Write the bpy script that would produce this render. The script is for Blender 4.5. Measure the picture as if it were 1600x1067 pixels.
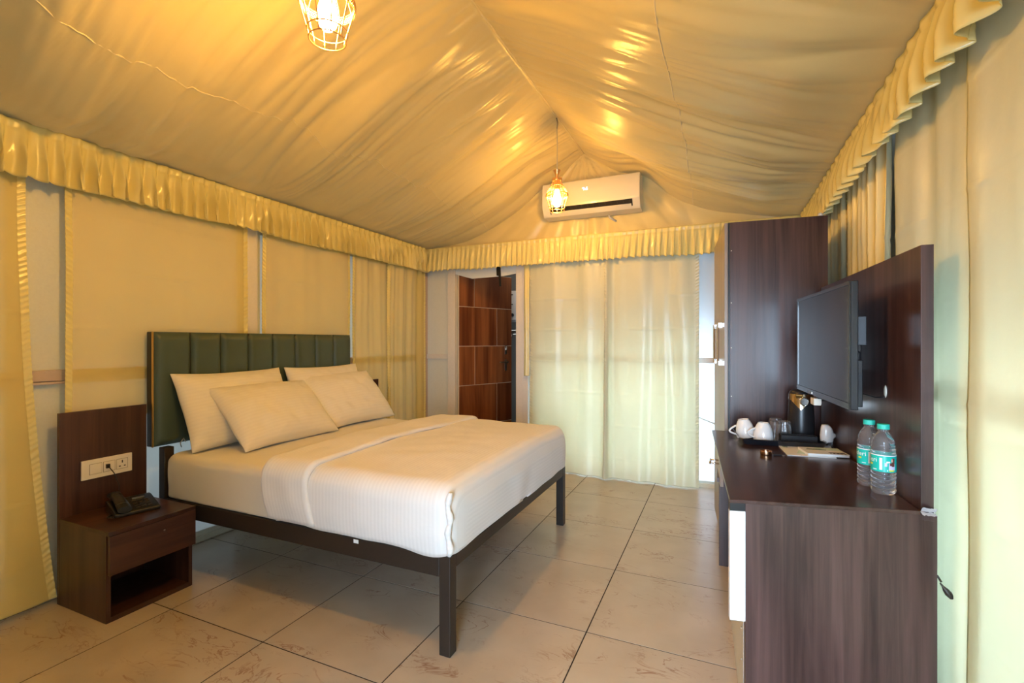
import bpy, bmesh, math, random
from math import sin, cos, pi, radians, sqrt, exp, atan2
from mathutils import Vector, Matrix, noise

random.seed(7)
for o in list(bpy.data.objects):
    bpy.data.objects.remove(o)
scene = bpy.context.scene
COL = scene.collection

# ------------------------------------------------------------------ camera
cam_d = bpy.data.cameras.new('camera')
cam = bpy.data.objects.new('camera', cam_d)
COL.objects.link(cam)
cam.location = (0, 0, 1.235)
cam.rotation_euler = (pi / 2, 0, radians(23.67))
cam_d.sensor_width = 36
cam_d.lens = 743.5 / 1600 * 36
cam_d.clip_start = 0.02
scene.camera = cam

# ------------------------------------------------------------------ world, daylight, exposure
world = bpy.data.worlds.new('world')
scene.world = world
world.use_nodes = True
bgn = world.node_tree.nodes['Background']
bgn.inputs[0].default_value = (0.62, 0.75, 1.0, 1)
bgn.inputs[1].default_value = 0.5


def area(name, loc, rot, sx, sy, power, color, spread=180):
    l = bpy.data.lights.new(name, 'AREA')
    l.shape = 'RECTANGLE'
    l.size, l.size_y = sx, sy
    l.energy = power
    l.color = color
    l.spread = radians(spread)
    o = bpy.data.objects.new(name, l)
    COL.objects.link(o)
    o.location = loc
    o.rotation_euler = rot
    return o


# daylight entering through the open tent doorway behind the camera
area('doorway_daylight', (0.1, -1.12, 0.9), (radians(80), 0, radians(3)), 0.7, 1.5, 27, (0.60, 0.79, 1.0), 78)
# daylight on the outside of the milky window panels of the right and far walls
area('window_daylight_right', (1.05, 0.75, 0.72), (radians(90), 0, radians(90)), 3.0, 1.2, 205, (0.60, 0.76, 1.0))
area('window_daylight_left', (-3.4, 2.4, 1.1), (radians(90), 0, radians(-90)), 3.9, 1.7, 15, (0.88, 0.90, 0.70))
area('window_daylight_far', (-0.8, 4.75, 0.62), (radians(90), 0, radians(180)), 1.6, 1.1, 78, (0.66, 0.80, 1.0))

BULB = (330.0, 680.0)      # far lamp, near lamp
exposure_ = 0.2
scene.view_settings.view_transform = 'Standard'
scene.view_settings.look = 'None'
scene.view_settings.exposure = exposure_
scene.view_settings.gamma = 1.0
scene.view_settings.use_curve_mapping = False


# ------------------------------------------------------------------ materials
def new_mat(name):
    m = bpy.data.materials.new(name)
    m.use_nodes = True
    nt = m.node_tree
    return m, nt, nt.nodes['Principled BSDF'], nt.nodes['Material Output']


def N(nt, typ, **kw):
    n = nt.nodes.new(typ)
    for k, v in kw.items():
        if k.startswith('in_'):
            n.inputs[k[3:].replace('_', ' ')].default_value = v
        else:
            setattr(n, k, v)
    return n


def plain(name, col, rough=0.5, metal=0.0, bump=0.0, bscale=60, coat=0.0, emit=None, es=0, trans=0, ior=1.45, spec=0.5, vary=0.06):
    m, nt, b, out = new_mat(name)
    L = nt.links
    b.inputs['Roughness'].default_value = rough
    b.inputs['Metallic'].default_value = metal
    b.inputs['Coat Weight'].default_value = coat
    b.inputs['Transmission Weight'].default_value = trans
    b.inputs['IOR'].default_value = ior
    b.inputs['Specular IOR Level'].default_value = spec
    tc = N(nt, 'ShaderNodeTexCoord')
    nz = N(nt, 'ShaderNodeTexNoise')
    nz.inputs['Scale'].default_value = bscale
    nz.inputs['Detail'].default_value = 3
    L.new(tc.outputs['Object'], nz.inputs['Vector'])
    mx = N(nt, 'ShaderNodeMix', data_type='RGBA')
    mx.inputs['A'].default_value = (*[c * (1 - vary) for c in col], 1)
    mx.inputs['B'].default_value = (*[min(1, c * (1 + vary)) for c in col], 1)
    L.new(nz.outputs['Fac'], mx.inputs['Factor'])
    L.new(mx.outputs['Result'], b.inputs['Base Color'])
    if bump:
        bp = N(nt, 'ShaderNodeBump')
        bp.inputs['Strength'].default_value = bump
        bp.inputs['Distance'].default_value = 0.002
        L.new(nz.outputs['Fac'], bp.inputs['Height'])
        L.new(bp.outputs['Normal'], b.inputs['Normal'])
    if emit:
        b.inputs['Emission Color'].default_value = (*emit, 1)
        b.inputs['Emission Strength'].default_value = es
    return m


def cloth(name, col, rough=0.45, transl=0.15, transp=0.0, sheen=0.3, bump=0.25, spec=0.5, wr=0.0):
    """satin or cotton cloth: glossy weave + some light passing through"""
    m, nt, b, out = new_mat(name)
    L = nt.links
    tc = N(nt, 'ShaderNodeTexCoord')
    nz = N(nt, 'ShaderNodeTexNoise')
    nz.inputs['Scale'].default_value = 3.0
    nz.inputs['Detail'].default_value = 5
    L.new(tc.outputs['Object'], nz.inputs['Vector'])
    mx = N(nt, 'ShaderNodeMix', data_type='RGBA')
    mx.inputs['A'].default_value = (*[c * 0.95 for c in col], 1)
    mx.inputs['B'].default_value = (*[min(1, c * 1.04) for c in col], 1)
    L.new(nz.outputs['Fac'], mx.inputs['Factor'])
    L.new(mx.outputs['Result'], b.inputs['Base Color'])
    b.inputs['Roughness'].default_value = rough
    b.inputs['Specular IOR Level'].default_value = spec
    b.inputs['Sheen Weight'].default_value = sheen
    b.inputs['Sheen Roughness'].default_value = 0.4
    n2 = N(nt, 'ShaderNodeTexNoise')
    n2.inputs['Scale'].default_value = 14.0
    n2.inputs['Detail'].default_value = 4
    L.new(tc.outputs['Object'], n2.inputs['Vector'])
    bp = N(nt, 'ShaderNodeBump')
    bp.inputs['Strength'].default_value = bump
    bp.inputs['Distance'].default_value = 0.006 + wr
    L.new(n2.outputs['Fac'], bp.inputs['Height'])
    L.new(bp.outputs['Normal'], b.inputs['Normal'])
    tr = N(nt, 'ShaderNodeBsdfTranslucent')
    L.new(mx.outputs['Result'], tr.inputs['Color'])
    ms = N(nt, 'ShaderNodeMixShader')
    ms.inputs[0].default_value = transl
    L.new(b.outputs[0], ms.inputs[1])
    L.new(tr.outputs[0], ms.inputs[2])
    last = ms
    if transp:
        tp = N(nt, 'ShaderNodeBsdfTransparent')
        m2 = N(nt, 'ShaderNodeMixShader')
        m2.inputs[0].default_value = transp
        L.new(ms.outputs[0], m2.inputs[1])
        L.new(tp.outputs[0], m2.inputs[2])
        last = m2
    L.new(last.outputs[0], out.inputs[0])
    return m


def wood(name, dark, light, axis='Z', scale=1.0, rough=0.32, fig=0.5, coat=0.0):
    """laminate / veneer with grain along the given axis"""
    m, nt, b, out = new_mat(name)
    L = nt.links
    tc = N(nt, 'ShaderNodeTexCoord')
    oi = N(nt, 'ShaderNodeObjectInfo')
    add = N(nt, 'ShaderNodeVectorMath', operation='ADD')
    mp = N(nt, 'ShaderNodeMapping')
    s = [38 * scale] * 3
    s['XYZ'.index(axis)] = 1.3 * scale
    mp.inputs['Scale'].default_value = s
    rnd = N(nt, 'ShaderNodeMath', operation='MULTIPLY')
    rnd.inputs[1].default_value = 13.0
    L.new(oi.outputs['Random'], rnd.inputs[0])
    L.new(tc.outputs['Object'], mp.inputs['Vector'])
    L.new(mp.outputs['Vector'], add.inputs[0])
    L.new(rnd.outputs[0], add.inputs[1])
    n1 = N(nt, 'ShaderNodeTexNoise')
    n1.inputs['Scale'].default_value = 1.0
    n1.inputs['Detail'].default_value = 6
    n1.inputs['Roughness'].default_value = 0.65
    n1.inputs['Distortion'].default_value = 0.6
    L.new(add.outputs[0], n1.inputs['Vector'])
    mp2 = N(nt, 'ShaderNodeMapping')
    s2 = [6.5 * scale] * 3
    s2['XYZ'.index(axis)] = 0.5 * scale
    mp2.inputs['Scale'].default_value = s2
    L.new(tc.outputs['Object'], mp2.inputs['Vector'])
    ad2 = N(nt, 'ShaderNodeVectorMath', operation='ADD')
    L.new(mp2.outputs['Vector'], ad2.inputs[0])
    L.new(rnd.outputs[0], ad2.inputs[1])
    n2 = N(nt, 'ShaderNodeTexNoise')
    n2.inputs['Scale'].default_value = 1.0
    n2.inputs['Detail'].default_value = 3
    n2.inputs['Distortion'].default_value = 1.2
    L.new(ad2.outputs[0], n2.inputs['Vector'])
    mm = N(nt, 'ShaderNodeMix', data_type='FLOAT')
    mm.inputs['Factor'].default_value = fig
    L.new(n1.outputs['Fac'], mm.inputs['A'])
    L.new(n2.outputs['Fac'], mm.inputs['B'])
    cr = N(nt, 'ShaderNodeValToRGB')
    e = cr.color_ramp.elements
    e[0].position, e[1].position = 0.40, 0.62
    e[0].color = (*dark, 1)
    e[1].color = (*light, 1)
    L.new(mm.outputs['Result'], cr.inputs['Fac'])
    L.new(cr.outputs['Color'], b.inputs['Base Color'])
    b.inputs['Roughness'].default_value = rough
    b.inputs['Coat Weight'].default_value = coat
    bp = N(nt, 'ShaderNodeBump')
    bp.inputs['Strength'].default_value = 0.12
    bp.inputs['Distance'].default_value = 0.001
    L.new(n1.outputs['Fac'], bp.inputs['Height'])
    L.new(bp.outputs['Normal'], b.inputs['Normal'])
    return m


def striped(name, col, period=0.018, STR=0.955):
    """sateen-stripe cotton; the stripes follow the arc attribute"""
    m, nt, b, out = new_mat(name)
    L = nt.links
    at = N(nt, 'ShaderNodeAttribute', attribute_name='arc')
    mu = N(nt, 'ShaderNodeMath', operation='MULTIPLY')
    mu.inputs[1].default_value = 2 * pi / period
    L.new(at.outputs['Fac'], mu.inputs[0])
    sn = N(nt, 'ShaderNodeMath', operation='SINE')
    L.new(mu.outputs[0], sn.inputs[0])
    mr = N(nt, 'ShaderNodeMapRange')
    mr.inputs['From Min'].default_value = -0.25
    mr.inputs['From Max'].default_value = 0.25
    L.new(sn.outputs[0], mr.inputs['Value'])
    mx = N(nt, 'ShaderNodeMix', data_type='RGBA')
    mx.inputs['A'].default_value = (*[c * STR for c in col], 1)
    mx.inputs['B'].default_value = (*col, 1)
    L.new(mr.outputs[0], mx.inputs['Factor'])
    L.new(mx.outputs['Result'], b.inputs['Base Color'])
    b.inputs['Roughness'].default_value = 0.6
    b.inputs['Specular IOR Level'].default_value = 0.35
    b.inputs['Sheen Weight'].default_value = 0.25
    tc = N(nt, 'ShaderNodeTexCoord')
    nz = N(nt, 'ShaderNodeTexNoise')
    nz.inputs['Scale'].default_value = 7
    nz.inputs['Detail'].default_value = 4
    L.new(tc.outputs['Object'], nz.inputs['Vector'])
    bp = N(nt, 'ShaderNodeBump')
    bp.inputs['Strength'].default_value = 0.3
    bp.inputs['Distance'].default_value = 0.012
    L.new(nz.outputs['Fac'], bp.inputs['Height'])
    b2 = N(nt, 'ShaderNodeBump')
    b2.inputs['Strength'].default_value = 0.12
    b2.inputs['Distance'].default_value = 0.001
    L.new(mr.outputs[0], b2.inputs['Height'])
    L.new(bp.outputs['Normal'], b2.inputs['Normal'])
    L.new(b2.outputs['Normal'], b.inputs['Normal'])
    return m


def marble(name):
    m, nt, b, out = new_mat(name)
    L = nt.links
    tc = N(nt, 'ShaderNodeTexCoord')
    oi = N(nt, 'ShaderNodeObjectInfo')
    rnd = N(nt, 'ShaderNodeMath', operation='MULTIPLY')
    rnd.inputs[1].default_value = 40.0
    L.new(oi.outputs['Random'], rnd.inputs[0])
    add = N(nt, 'ShaderNodeVectorMath', operation='ADD')
    L.new(tc.outputs['Object'], add.inputs[0])
    L.new(rnd.outputs[0], add.inputs[1])
    # thin broken veins: iso-lines of a distorted noise, masked by a second noise
    def vein(sc, dist, width, seed):
        mp = N(nt, 'ShaderNodeMapping')
        mp.inputs['Location'].default_value = (seed, seed * 2, 0)
        mp.inputs['Rotation'].default_value = (0, 0, 0.5)
        mp.inputs['Scale'].default_value = (1, 2.0, 1)
        L.new(add.outputs[0], mp.inputs['Vector'])
        n = N(nt, 'ShaderNodeTexNoise')
        n.inputs['Scale'].default_value = sc
        n.inputs['Detail'].default_value = 5
        n.inputs['Roughness'].default_value = 0.6
        n.inputs['Distortion'].default_value = dist
        L.new(mp.outputs[0], n.inputs['Vector'])
        s = N(nt, 'ShaderNodeMath', operation='SUBTRACT')
        s.inputs[1].default_value = 0.5
        L.new(n.outputs['Fac'], s.inputs[0])
        a = N(nt, 'ShaderNodeMath', operation='ABSOLUTE')
        L.new(s.outputs[0], a.inputs[0])
        r = N(nt, 'ShaderNodeMapRange')
        r.inputs['From Min'].default_value = 0
        r.inputs['From Max'].default_value = width
        r.inputs['To Min'].default_value = 1
        r.inputs['To Max'].default_value = 0
        L.new(a.outputs[0], r.inputs['Value'])
        k = N(nt, 'ShaderNodeTexNoise')
        k.inputs['Scale'].default_value = 3.2
        k.inputs['Detail'].default_value = 4
        L.new(mp.outputs[0], k.inputs['Vector'])
        kr = N(nt, 'ShaderNodeMapRange')
        kr.inputs['From Min'].default_value = 0.52
        kr.inputs['From Max'].default_value = 0.66
        L.new(k.outputs['Fac'], kr.inputs['Value'])
        mu = N(nt, 'ShaderNodeMath', operation='MULTIPLY')
        L.new(r.outputs[0], mu.inputs[0])
        L.new(kr.outputs[0], mu.inputs[1])
        return mu
    v1 = vein(2.6, 1.2, 0.014, 3.1)
    v2 = vein(5.5, 0.8, 0.02, 8.7)
    mxv = N(nt, 'ShaderNodeMath', operation='MAXIMUM')
    L.new(v1.outputs[0], mxv.inputs[0])
    L.new(v2.outputs[0], mxv.inputs[1])
    cl = N(nt, 'ShaderNodeTexNoise')
    cl.inputs['Scale'].default_value = 4.5
    cl.inputs['Detail'].default_value = 6
    L.new(add.outputs[0], cl.inputs['Vector'])
    cr = N(nt, 'ShaderNodeValToRGB')
    e = cr.color_ramp.elements
    e[0].position, e[1].position = 0.3, 0.72
    e[0].color = (0.46, 0.385, 0.30, 1)
    e[1].color = (0.55, 0.475, 0.385, 1)
    L.new(cl.outputs['Fac'], cr.inputs['Fac'])
    mx = N(nt, 'ShaderNodeMix', data_type='RGBA')
    mx.inputs['B'].default_value = (0.24, 0.10, 0.045, 1)
    vv = N(nt, 'ShaderNodeMath', operation='MULTIPLY')
    vv.inputs[1].default_value = 0.85
    L.new(mxv.outputs[0], vv.inputs[0])
    L.new(vv.outputs[0], mx.inputs['Factor'])
    L.new(cr.outputs['Color'], mx.inputs['A'])
    L.new(mx.outputs['Result'], b.inputs['Base Color'])
    b.inputs['Roughness'].default_value = 0.28
    return m


M = {}
M['roof'] = cloth('roof_fabric', (0.74, 0.61, 0.29), rough=0.30, transl=0.12, sheen=0.1, bump=0.2, spec=0.55)
M['satin'] = cloth('satin_valance', (0.86, 0.76, 0.34), rough=0.24, transl=0.12, sheen=0.0, bump=0.12, spec=0.7)
M['curtain'] = cloth('satin_curtain', (0.89, 0.87, 0.69), rough=0.30, transl=0.42, transp=0.0, sheen=0.0, bump=0.3, spec=0.6)
M['drape'] = cloth('satin_drape', (0.93, 0.85, 0.52), rough=0.33, transl=0.06, sheen=0.0, bump=0.2, spec=0.6)
M['sheer'] = cloth('thin_curtain', (0.90, 0.75, 0.30), rough=0.4, transl=0.2, transp=0.34, sheen=0.0, bump=0.18, spec=0.5)
M['panel'] = plain('wall_panel_white', (0.74, 0.76, 0.72), 0.28, bump=0.12, bscale=90)
M['rail'] = plain('rail_pink', (0.56, 0.45, 0.39), 0.45)
M['post'] = plain('post_white', (0.76, 0.72, 0.68), 0.4)
M['grout'] = plain('grout', (0.025, 0.016, 0.012), 0.9)
M['tile'] = marble('marble_tile')
M['wood'] = wood('dark_laminate', (0.030, 0.013, 0.013), (0.095, 0.048, 0.043), 'Z', rough=0.3)
M['woody'] = wood('dark_laminate_along', (0.030, 0.013, 0.011), (0.070, 0.034, 0.030), 'Y', rough=0.25)
M['woodn'] = wood('nightstand_laminate', (0.034, 0.013, 0.009), (0.085, 0.036, 0.024), 'Z', rough=0.34)
M['woodny'] = wood('nightstand_laminate_along', (0.034, 0.013, 0.009), (0.08, 0.034, 0.022), 'Y', rough=0.34)
M['taupe'] = wood('wardrobe_door_laminate', (0.26, 0.20, 0.16), (0.36, 0.29, 0.24), 'Z', rough=0.35)
M['doorw'] = wood('walnut_door', (0.13, 0.035, 0.012), (0.36, 0.13, 0.045), 'Z', scale=0.7, rough=0.35, fig=0.65)
M['cream'] = plain('cream_strip', (0.78, 0.68, 0.52), 0.5)
M['darkmetal'] = plain('dark_bronze_metal', (0.032, 0.024, 0.019), 0.42, metal=0.2)
M['green'] = plain('green_leatherette', (0.062, 0.092, 0.070), 0.38, bump=0.25, bscale=300)
M['gold'] = plain('gold_strip', (0.65, 0.42, 0.14), 0.3, metal=0.9)
M['sheet'] = cloth('bed_sheet', (0.78, 0.75, 0.66), rough=0.6, transl=0.0, bump=0.5)
M['duvet'] = striped('duvet_cotton', (0.82, 0.80, 0.78), 0.019)
M['pillow'] = striped('pillow_cotton', (0.82, 0.79, 0.71), 0.02, 0.975)
M['white'] = plain('white_plastic', (0.64, 0.63, 0.62), 0.25, coat=0.3, vary=0.01)
M['ivory'] = plain('ivory_plastic', (0.80, 0.76, 0.66), 0.35, vary=0.01)
M['porcelain'] = plain('porcelain', (0.86, 0.87, 0.88), 0.12, coat=0.5, vary=0.01)
M['black'] = plain('black_plastic', (0.016, 0.016, 0.018), 0.32)
M['blackgloss'] = plain('black_gloss', (0.014, 0.016, 0.021), 0.16, coat=0.6)
M['screen'] = plain('tv_screen', (0.012, 0.013, 0.018), 0.12, coat=0.3, vary=0.0)
M['chrome'] = plain('chrome', (0.80, 0.78, 0.75), 0.12, metal=1.0)
M['steel'] = plain('brushed_steel', (0.45, 0.42, 0.38), 0.3, metal=1.0)
M['bronze'] = plain('bronze', (0.50, 0.30, 0.18), 0.25, metal=1.0)
M['goldchrome'] = plain('gold_chrome', (0.62, 0.47, 0.30), 0.16, metal=1.0)
M['copper'] = plain('copper_wire', (0.85, 0.50, 0.24), 0.3, metal=0.85)
M['teal'] = plain('teal_plastic', (0.03, 0.55, 0.43), 0.35, vary=0.02)
M['teallabel'] = plain('teal_label', (0.01, 0.50, 0.42), 0.3, vary=0.02)
M['yellow'] = plain('yellow_print', (0.75, 0.70, 0.05), 0.5)
M['paper'] = plain('white_paper', (0.80, 0.82, 0.82), 0.5, vary=0.01)
M['mint'] = plain('mint_print', (0.56, 0.74, 0.66), 0.5, vary=0.03)
M['darkgreen'] = plain('dark_green_ink', (0.02, 0.08, 0.05), 0.5)
M['darkprint'] = plain('dark_picture_print', (0.10, 0.09, 0.11), 0.4, vary=0.5, bscale=120)
M['purple'] = plain('purple_sachet', (0.22, 0.10, 0.55), 0.3)
M['glass'] = plain('clear_glass', (0.95, 0.96, 0.97), 0.02, trans=1.0, ior=1.45, vary=0.0)
M['water'] = plain('clear_pet_bottle', (0.97, 0.98, 1.0), 0.04, trans=1.0, ior=1.30, vary=0.0)
for k_, amt in (('water', 0.07), ('glass', 0.06)):
    # moulded plastic and pressed glass scatter a little light
    nt_ = M[k_].node_tree
    o_ = nt_.nodes['Material Output']
    d_ = nt_.nodes.new('ShaderNodeBsdfDiffuse')
    d_.inputs['Color'].default_value = (0.85, 0.88, 0.93, 1)
    x_ = nt_.nodes.new('ShaderNodeMixShader')
    x_.inputs[0].default_value = amt
    nt_.links.new(nt_.nodes['Principled BSDF'].outputs[0], x_.inputs[1])
    nt_.links.new(d_.outputs[0], x_.inputs[2])
    nt_.links.new(x_.outputs[0], o_.inputs[0])
M['whiteprint'] = plain('white_print', (0.85, 0.87, 0.87), 0.5, vary=0.0)
M['hair'] = plain('brown_print', (0.14, 0.05, 0.04), 0.5)
M['skin'] = plain('skin_print', (0.66, 0.40, 0.30), 0.5)
M['lilac'] = plain('lilac_print', (0.62, 0.60, 0.80), 0.5)
for k_ in range(2):
    M['bulb%d' % k_] = plain('lit_bulb', (1, 0.8, 0.5), 0.4, emit=(1.0, 0.51, 0.09), es=BULB[k_], vary=0.0)
M['digits'] = plain('lit_digits', (0.9, 0.95, 1), 0.4, emit=(0.9, 0.95, 1.0), es=5.0, vary=0.0)
M['cordw'] = plain('cord_white', (0.66, 0.62, 0.52), 0.5)
M['grey'] = plain('plain_grey', (0.34, 0.30, 0.22), 0.5)
M['bath'] = plain('bathroom_tile', (0.24, 0.24, 0.22), 0.3)
M['foil'] = plain('torn_edging', (0.45, 0.43, 0.44), 0.4, bump=0.5, bscale=120)
M['whiteboard'] = plain('white_board', (0.82, 0.83, 0.84), 0.4, vary=0.03)
M['seam'] = cloth('seam_cloth', (0.82, 0.70, 0.44), rough=0.4, transl=0.05)
M['ply'] = plain('plywood', (0.30, 0.19, 0.10), 0.7)


def milky(name):
    m, nt, b, out = new_mat(name)
    tc = N(nt, 'ShaderNodeTexCoord')
    n = N(nt, 'ShaderNodeTexNoise')
    n.inputs['Scale'].default_value = 40
    nt.links.new(tc.outputs['Object'], n.inputs['Vector'])
    bp = N(nt, 'ShaderNodeBump')
    bp.inputs['Strength'].default_value = 0.15
    bp.inputs['Distance'].default_value = 0.002
    nt.links.new(n.outputs['Fac'], bp.inputs['Height'])
    nt.links.new(bp.outputs['Normal'], b.inputs['Normal'])
    b.inputs['Base Color'].default_value = (0.85, 0.88, 0.88, 1)
    b.inputs['Roughness'].default_value = 0.2
    tr = N(nt, 'ShaderNodeBsdfTranslucent')
    tr.inputs['Color'].default_value = (0.85, 0.9, 0.92, 1)
    ms = N(nt, 'ShaderNodeMixShader')
    ms.inputs[0].default_value = 0.5
    nt.links.new(b.outputs[0], ms.inputs[1])
    nt.links.new(tr.outputs[0], ms.inputs[2])
    nt.links.new(ms.outputs[0], out.inputs[0])
    return m


M['milky'] = milky('milky_panel')


# ------------------------------------------------------------------ mesh building
class MB:
    def __init__(self):
        self.v, self.f, self.att = [], [], []

    def add(self, vs, fs):
        o = len(self.v)
        self.v += [tuple(p) for p in vs]
        self.f += [tuple(i + o for i in q) for q in fs]
        return self

    def box(self, x0, x1, y0, y1, z0, z1):
        return self.add([(x0, y0, z0), (x1, y0, z0), (x1, y1, z0), (x0, y1, z0), (x0, y0, z1), (x1, y0, z1), (x1, y1, z1), (x0, y1, z1)],
                        [(0, 3, 2, 1), (4, 5, 6, 7), (0, 1, 5, 4), (1, 2, 6, 5), (2, 3, 7, 6), (3, 0, 4, 7)])

    def prism(self, pts, z0, z1):
        """vertical prism over a counter-clockwise footprint"""
        n = len(pts)
        return self.add([(p[0], p[1], z0) for p in pts] + [(p[0], p[1], z1) for p in pts],
                        [tuple(range(n))[::-1], tuple(range(n, 2 * n))] + [(i, (i + 1) % n, (i + 1) % n + n, i + n) for i in range(n)])

    def extrude(self, pts, axis, a0, a1):
        """polygon in the two other axes extruded along axis"""
        n = len(pts)
        def mk(p, a):
            return (a, p[0], p[1]) if axis == 'x' else ((p[0], a, p[1]) if axis == 'y' else (p[0], p[1], a))
        return self.add([mk(p, a0) for p in pts] + [mk(p, a1) for p in pts],
                        [tuple(range(n))[::-1], tuple(range(n, 2 * n))] + [(i, (i + 1) % n, (i + 1) % n + n, i + n) for i in range(n)])

    def grid(self, nu, nv, fn, closed_u=False):
        o = len(self.v)
        for j in range(nv):
            for i in range(nu):
                self.v.append(tuple(fn(i, j)))
        for j in range(nv - 1):
            for i in range(nu if closed_u else nu - 1):
                i2 = (i + 1) % nu
                self.f.append((o + j * nu + i, o + j * nu + i2, o + (j + 1) * nu + i2, o + (j + 1) * nu + i))
        return self

    def lathe(self, prof, n=32, c=(0, 0, 0), cap=True):
        """profile (r, z) around the z axis through c"""
        o = len(self.v)
        self.grid(n, len(prof), lambda i, j: (c[0] + prof[j][0] * cos(2 * pi * i / n), c[1] + prof[j][0] * sin(2 * pi * i / n), c[2] + prof[j][1]), True)
        if cap:
            if prof[0][0] > 1e-6:
                self.f.append(tuple(o + i for i in range(n))[::-1])
            if prof[-1][0] > 1e-6:
                k = o + (len(prof) - 1) * n
                self.f.append(tuple(k + i for i in range(n)))
        return self

    def tube(self, pts, r, n=8, closed=False):
        pts = [Vector(p) for p in pts]
        o = len(self.v)
        up = Vector((0, 0, 1))
        m = len(pts)
        prev = None
        for k, p in enumerate(pts):
            a = pts[(k - 1) % m] if (closed or k > 0) else p
            b = pts[(k + 1) % m] if (closed or k < m - 1) else p
            t = (b - a).normalized()
            if prev is None:
                u = t.cross(up if abs(t.z) < 0.9 else Vector((1, 0, 0))).normalized()
            else:
                u = (prev - t * prev.dot(t)).normalized()
            prev = u
            w = t.cross(u)
            rr = r[k] if isinstance(r, (list, tuple)) else r
            for i in range(n):
                an = 2 * pi * i / n
                self.v.append(tuple(p + u * (rr * cos(an)) + w * (rr * sin(an))))
        for k in range(m if closed else m - 1):
            k2 = (k + 1) % m
            for i in range(n):
                i2 = (i + 1) % n
                self.f.append((o + k * n + i, o + k2 * n + i, o + k2 * n + i2, o + k * n + i2))
        if not closed:
            self.f.append(tuple(o + i for i in range(n)))
            self.f.append(tuple(o + (m - 1) * n + i for i in range(n))[::-1])
        return self

    def xf(self, mat):
        self.v = [tuple(mat @ Vector(p)) for p in self.v]
        return self

    def obj(self, name, mat, parent=None, bevel=0, seg=2, smooth=False, label=None, att=None, fix=True):
        me = bpy.data.meshes.new(name)
        me.from_pydata(self.v, [], self.f)
        me.materials.append(M[mat] if isinstance(mat, str) else mat)
        if fix:
            b = bmesh.new()
            b.from_mesh(me)
            bmesh.ops.recalc_face_normals(b, faces=b.faces)
            b.to_mesh(me)
            b.free()
        if smooth:
            me.polygons.foreach_set('use_smooth', [True] * len(me.polygons))
            if smooth != True:
                me.set_sharp_from_angle(angle=radians(smooth))
        if att:
            a = me.attributes.new('arc', 'FLOAT', 'POINT')
            a.data.foreach_set('value', att)
        o = bpy.data.objects.new(name, me)
        COL.objects.link(o)
        if parent:
            o.parent = parent
        if bevel:
            md = o.modifiers.new('bevel', 'BEVEL')
            md.width = bevel
            md.segments = seg
            md.limit_method = 'ANGLE'
            md.angle_limit = radians(40)
        if label:
            o['label'] = label
        return o


def thing(name, label, cat, loc=(0, 0, 0), rotz=0, group=None):
    o = bpy.data.objects.new(name, None)
    o.empty_display_size = 0.05
    COL.objects.link(o)
    o.location = loc
    o.rotation_euler = (0, 0, rotz)
    return tag(o, label, cat, group)


def tag(o, label, cat, group=None):
    o['label'] = label
    o['category'] = cat
    if group:
        o['group'] = group
    return o


def struct(o):
    o['kind'] = 'structure'
    return o


def copy_tree(o, parent=None):
    c = o.copy()
    COL.objects.link(c)
    c.parent = parent
    for ch in list(o.children):
        copy_tree(ch, c)
    return c


def text_mesh(s, size, depth=0.0):
    """flat lettering as vertices and faces in the XY plane"""
    cu = bpy.data.curves.new('t', 'FONT')
    cu.body = s
    cu.size = size
    cu.extrude = depth
    cu.resolution_u = 3
    ob = bpy.data.objects.new('t', cu)
    COL.objects.link(ob)
    dg = bpy.context.evaluated_depsgraph_get()
    me = bpy.data.meshes.new_from_object(ob.evaluated_get(dg))
    vs = [tuple(v.co) for v in me.vertices]
    fs = [tuple(p.vertices) for p in me.polygons]
    bpy.data.objects.remove(ob)
    bpy.data.meshes.remove(me)
    return vs, fs


def nz(x, y=0.0, z=0.0):
    return noise.noise(Vector((x, y, z)))


def interp(pts, x):
    if x <= pts[0][0]:
        return pts[0][1]
    for (a, b), (c, d) in zip(pts, pts[1:]):
        if x <= c:
            return b + (d - b) * (x - a) / (c - a)
    return pts[-1][1]


def smooth(a, b, x):
    t = max(0.0, min(1.0, (x - a) / (b - a)))
    return t * t * (3 - 2 * t)


XL, XR, YF, YB = -2.95, 0.68, 4.36, -1.2     # inner faces of the walls

# ------------------------------------------------------------------ floor
floor = struct(MB().box(XL - 0.05, XR + 0.05, YB - 0.05, YF + 0.05, -0.06, -0.0012).obj('floor', 'grout'))
xs = [XL] + [(u - 0.871) * 0.6 for u in range(-4, 3) if XL + 0.02 < (u - 0.871) * 0.6 < XR] + [XR]
ys = [YB] + [(v + 2.3) * 0.6 for v in range(-4, 6) if YB < (v + 2.3) * 0.6 < YF] + [YF]
tile_me = {}
for i in range(len(xs) - 1):
    for j in range(len(ys) - 1):
        w, d = round(xs[i + 1] - xs[i], 4), round(ys[j + 1] - ys[j], 4)
        if (w, d) not in tile_me:
            t = MB().box(-w / 2 + 0.0027, w / 2 - 0.0027, -d / 2 + 0.0027, d / 2 - 0.0027, -0.0011, 0).obj('tile', 'tile')
            tile_me[(w, d)] = t
        else:
            t = tile_me[(w, d)].copy()
            COL.objects.link(t)
        t.parent = floor
        t.location = ((xs[i] + xs[i + 1]) / 2, (ys[j] + ys[j + 1]) / 2, 0)

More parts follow.
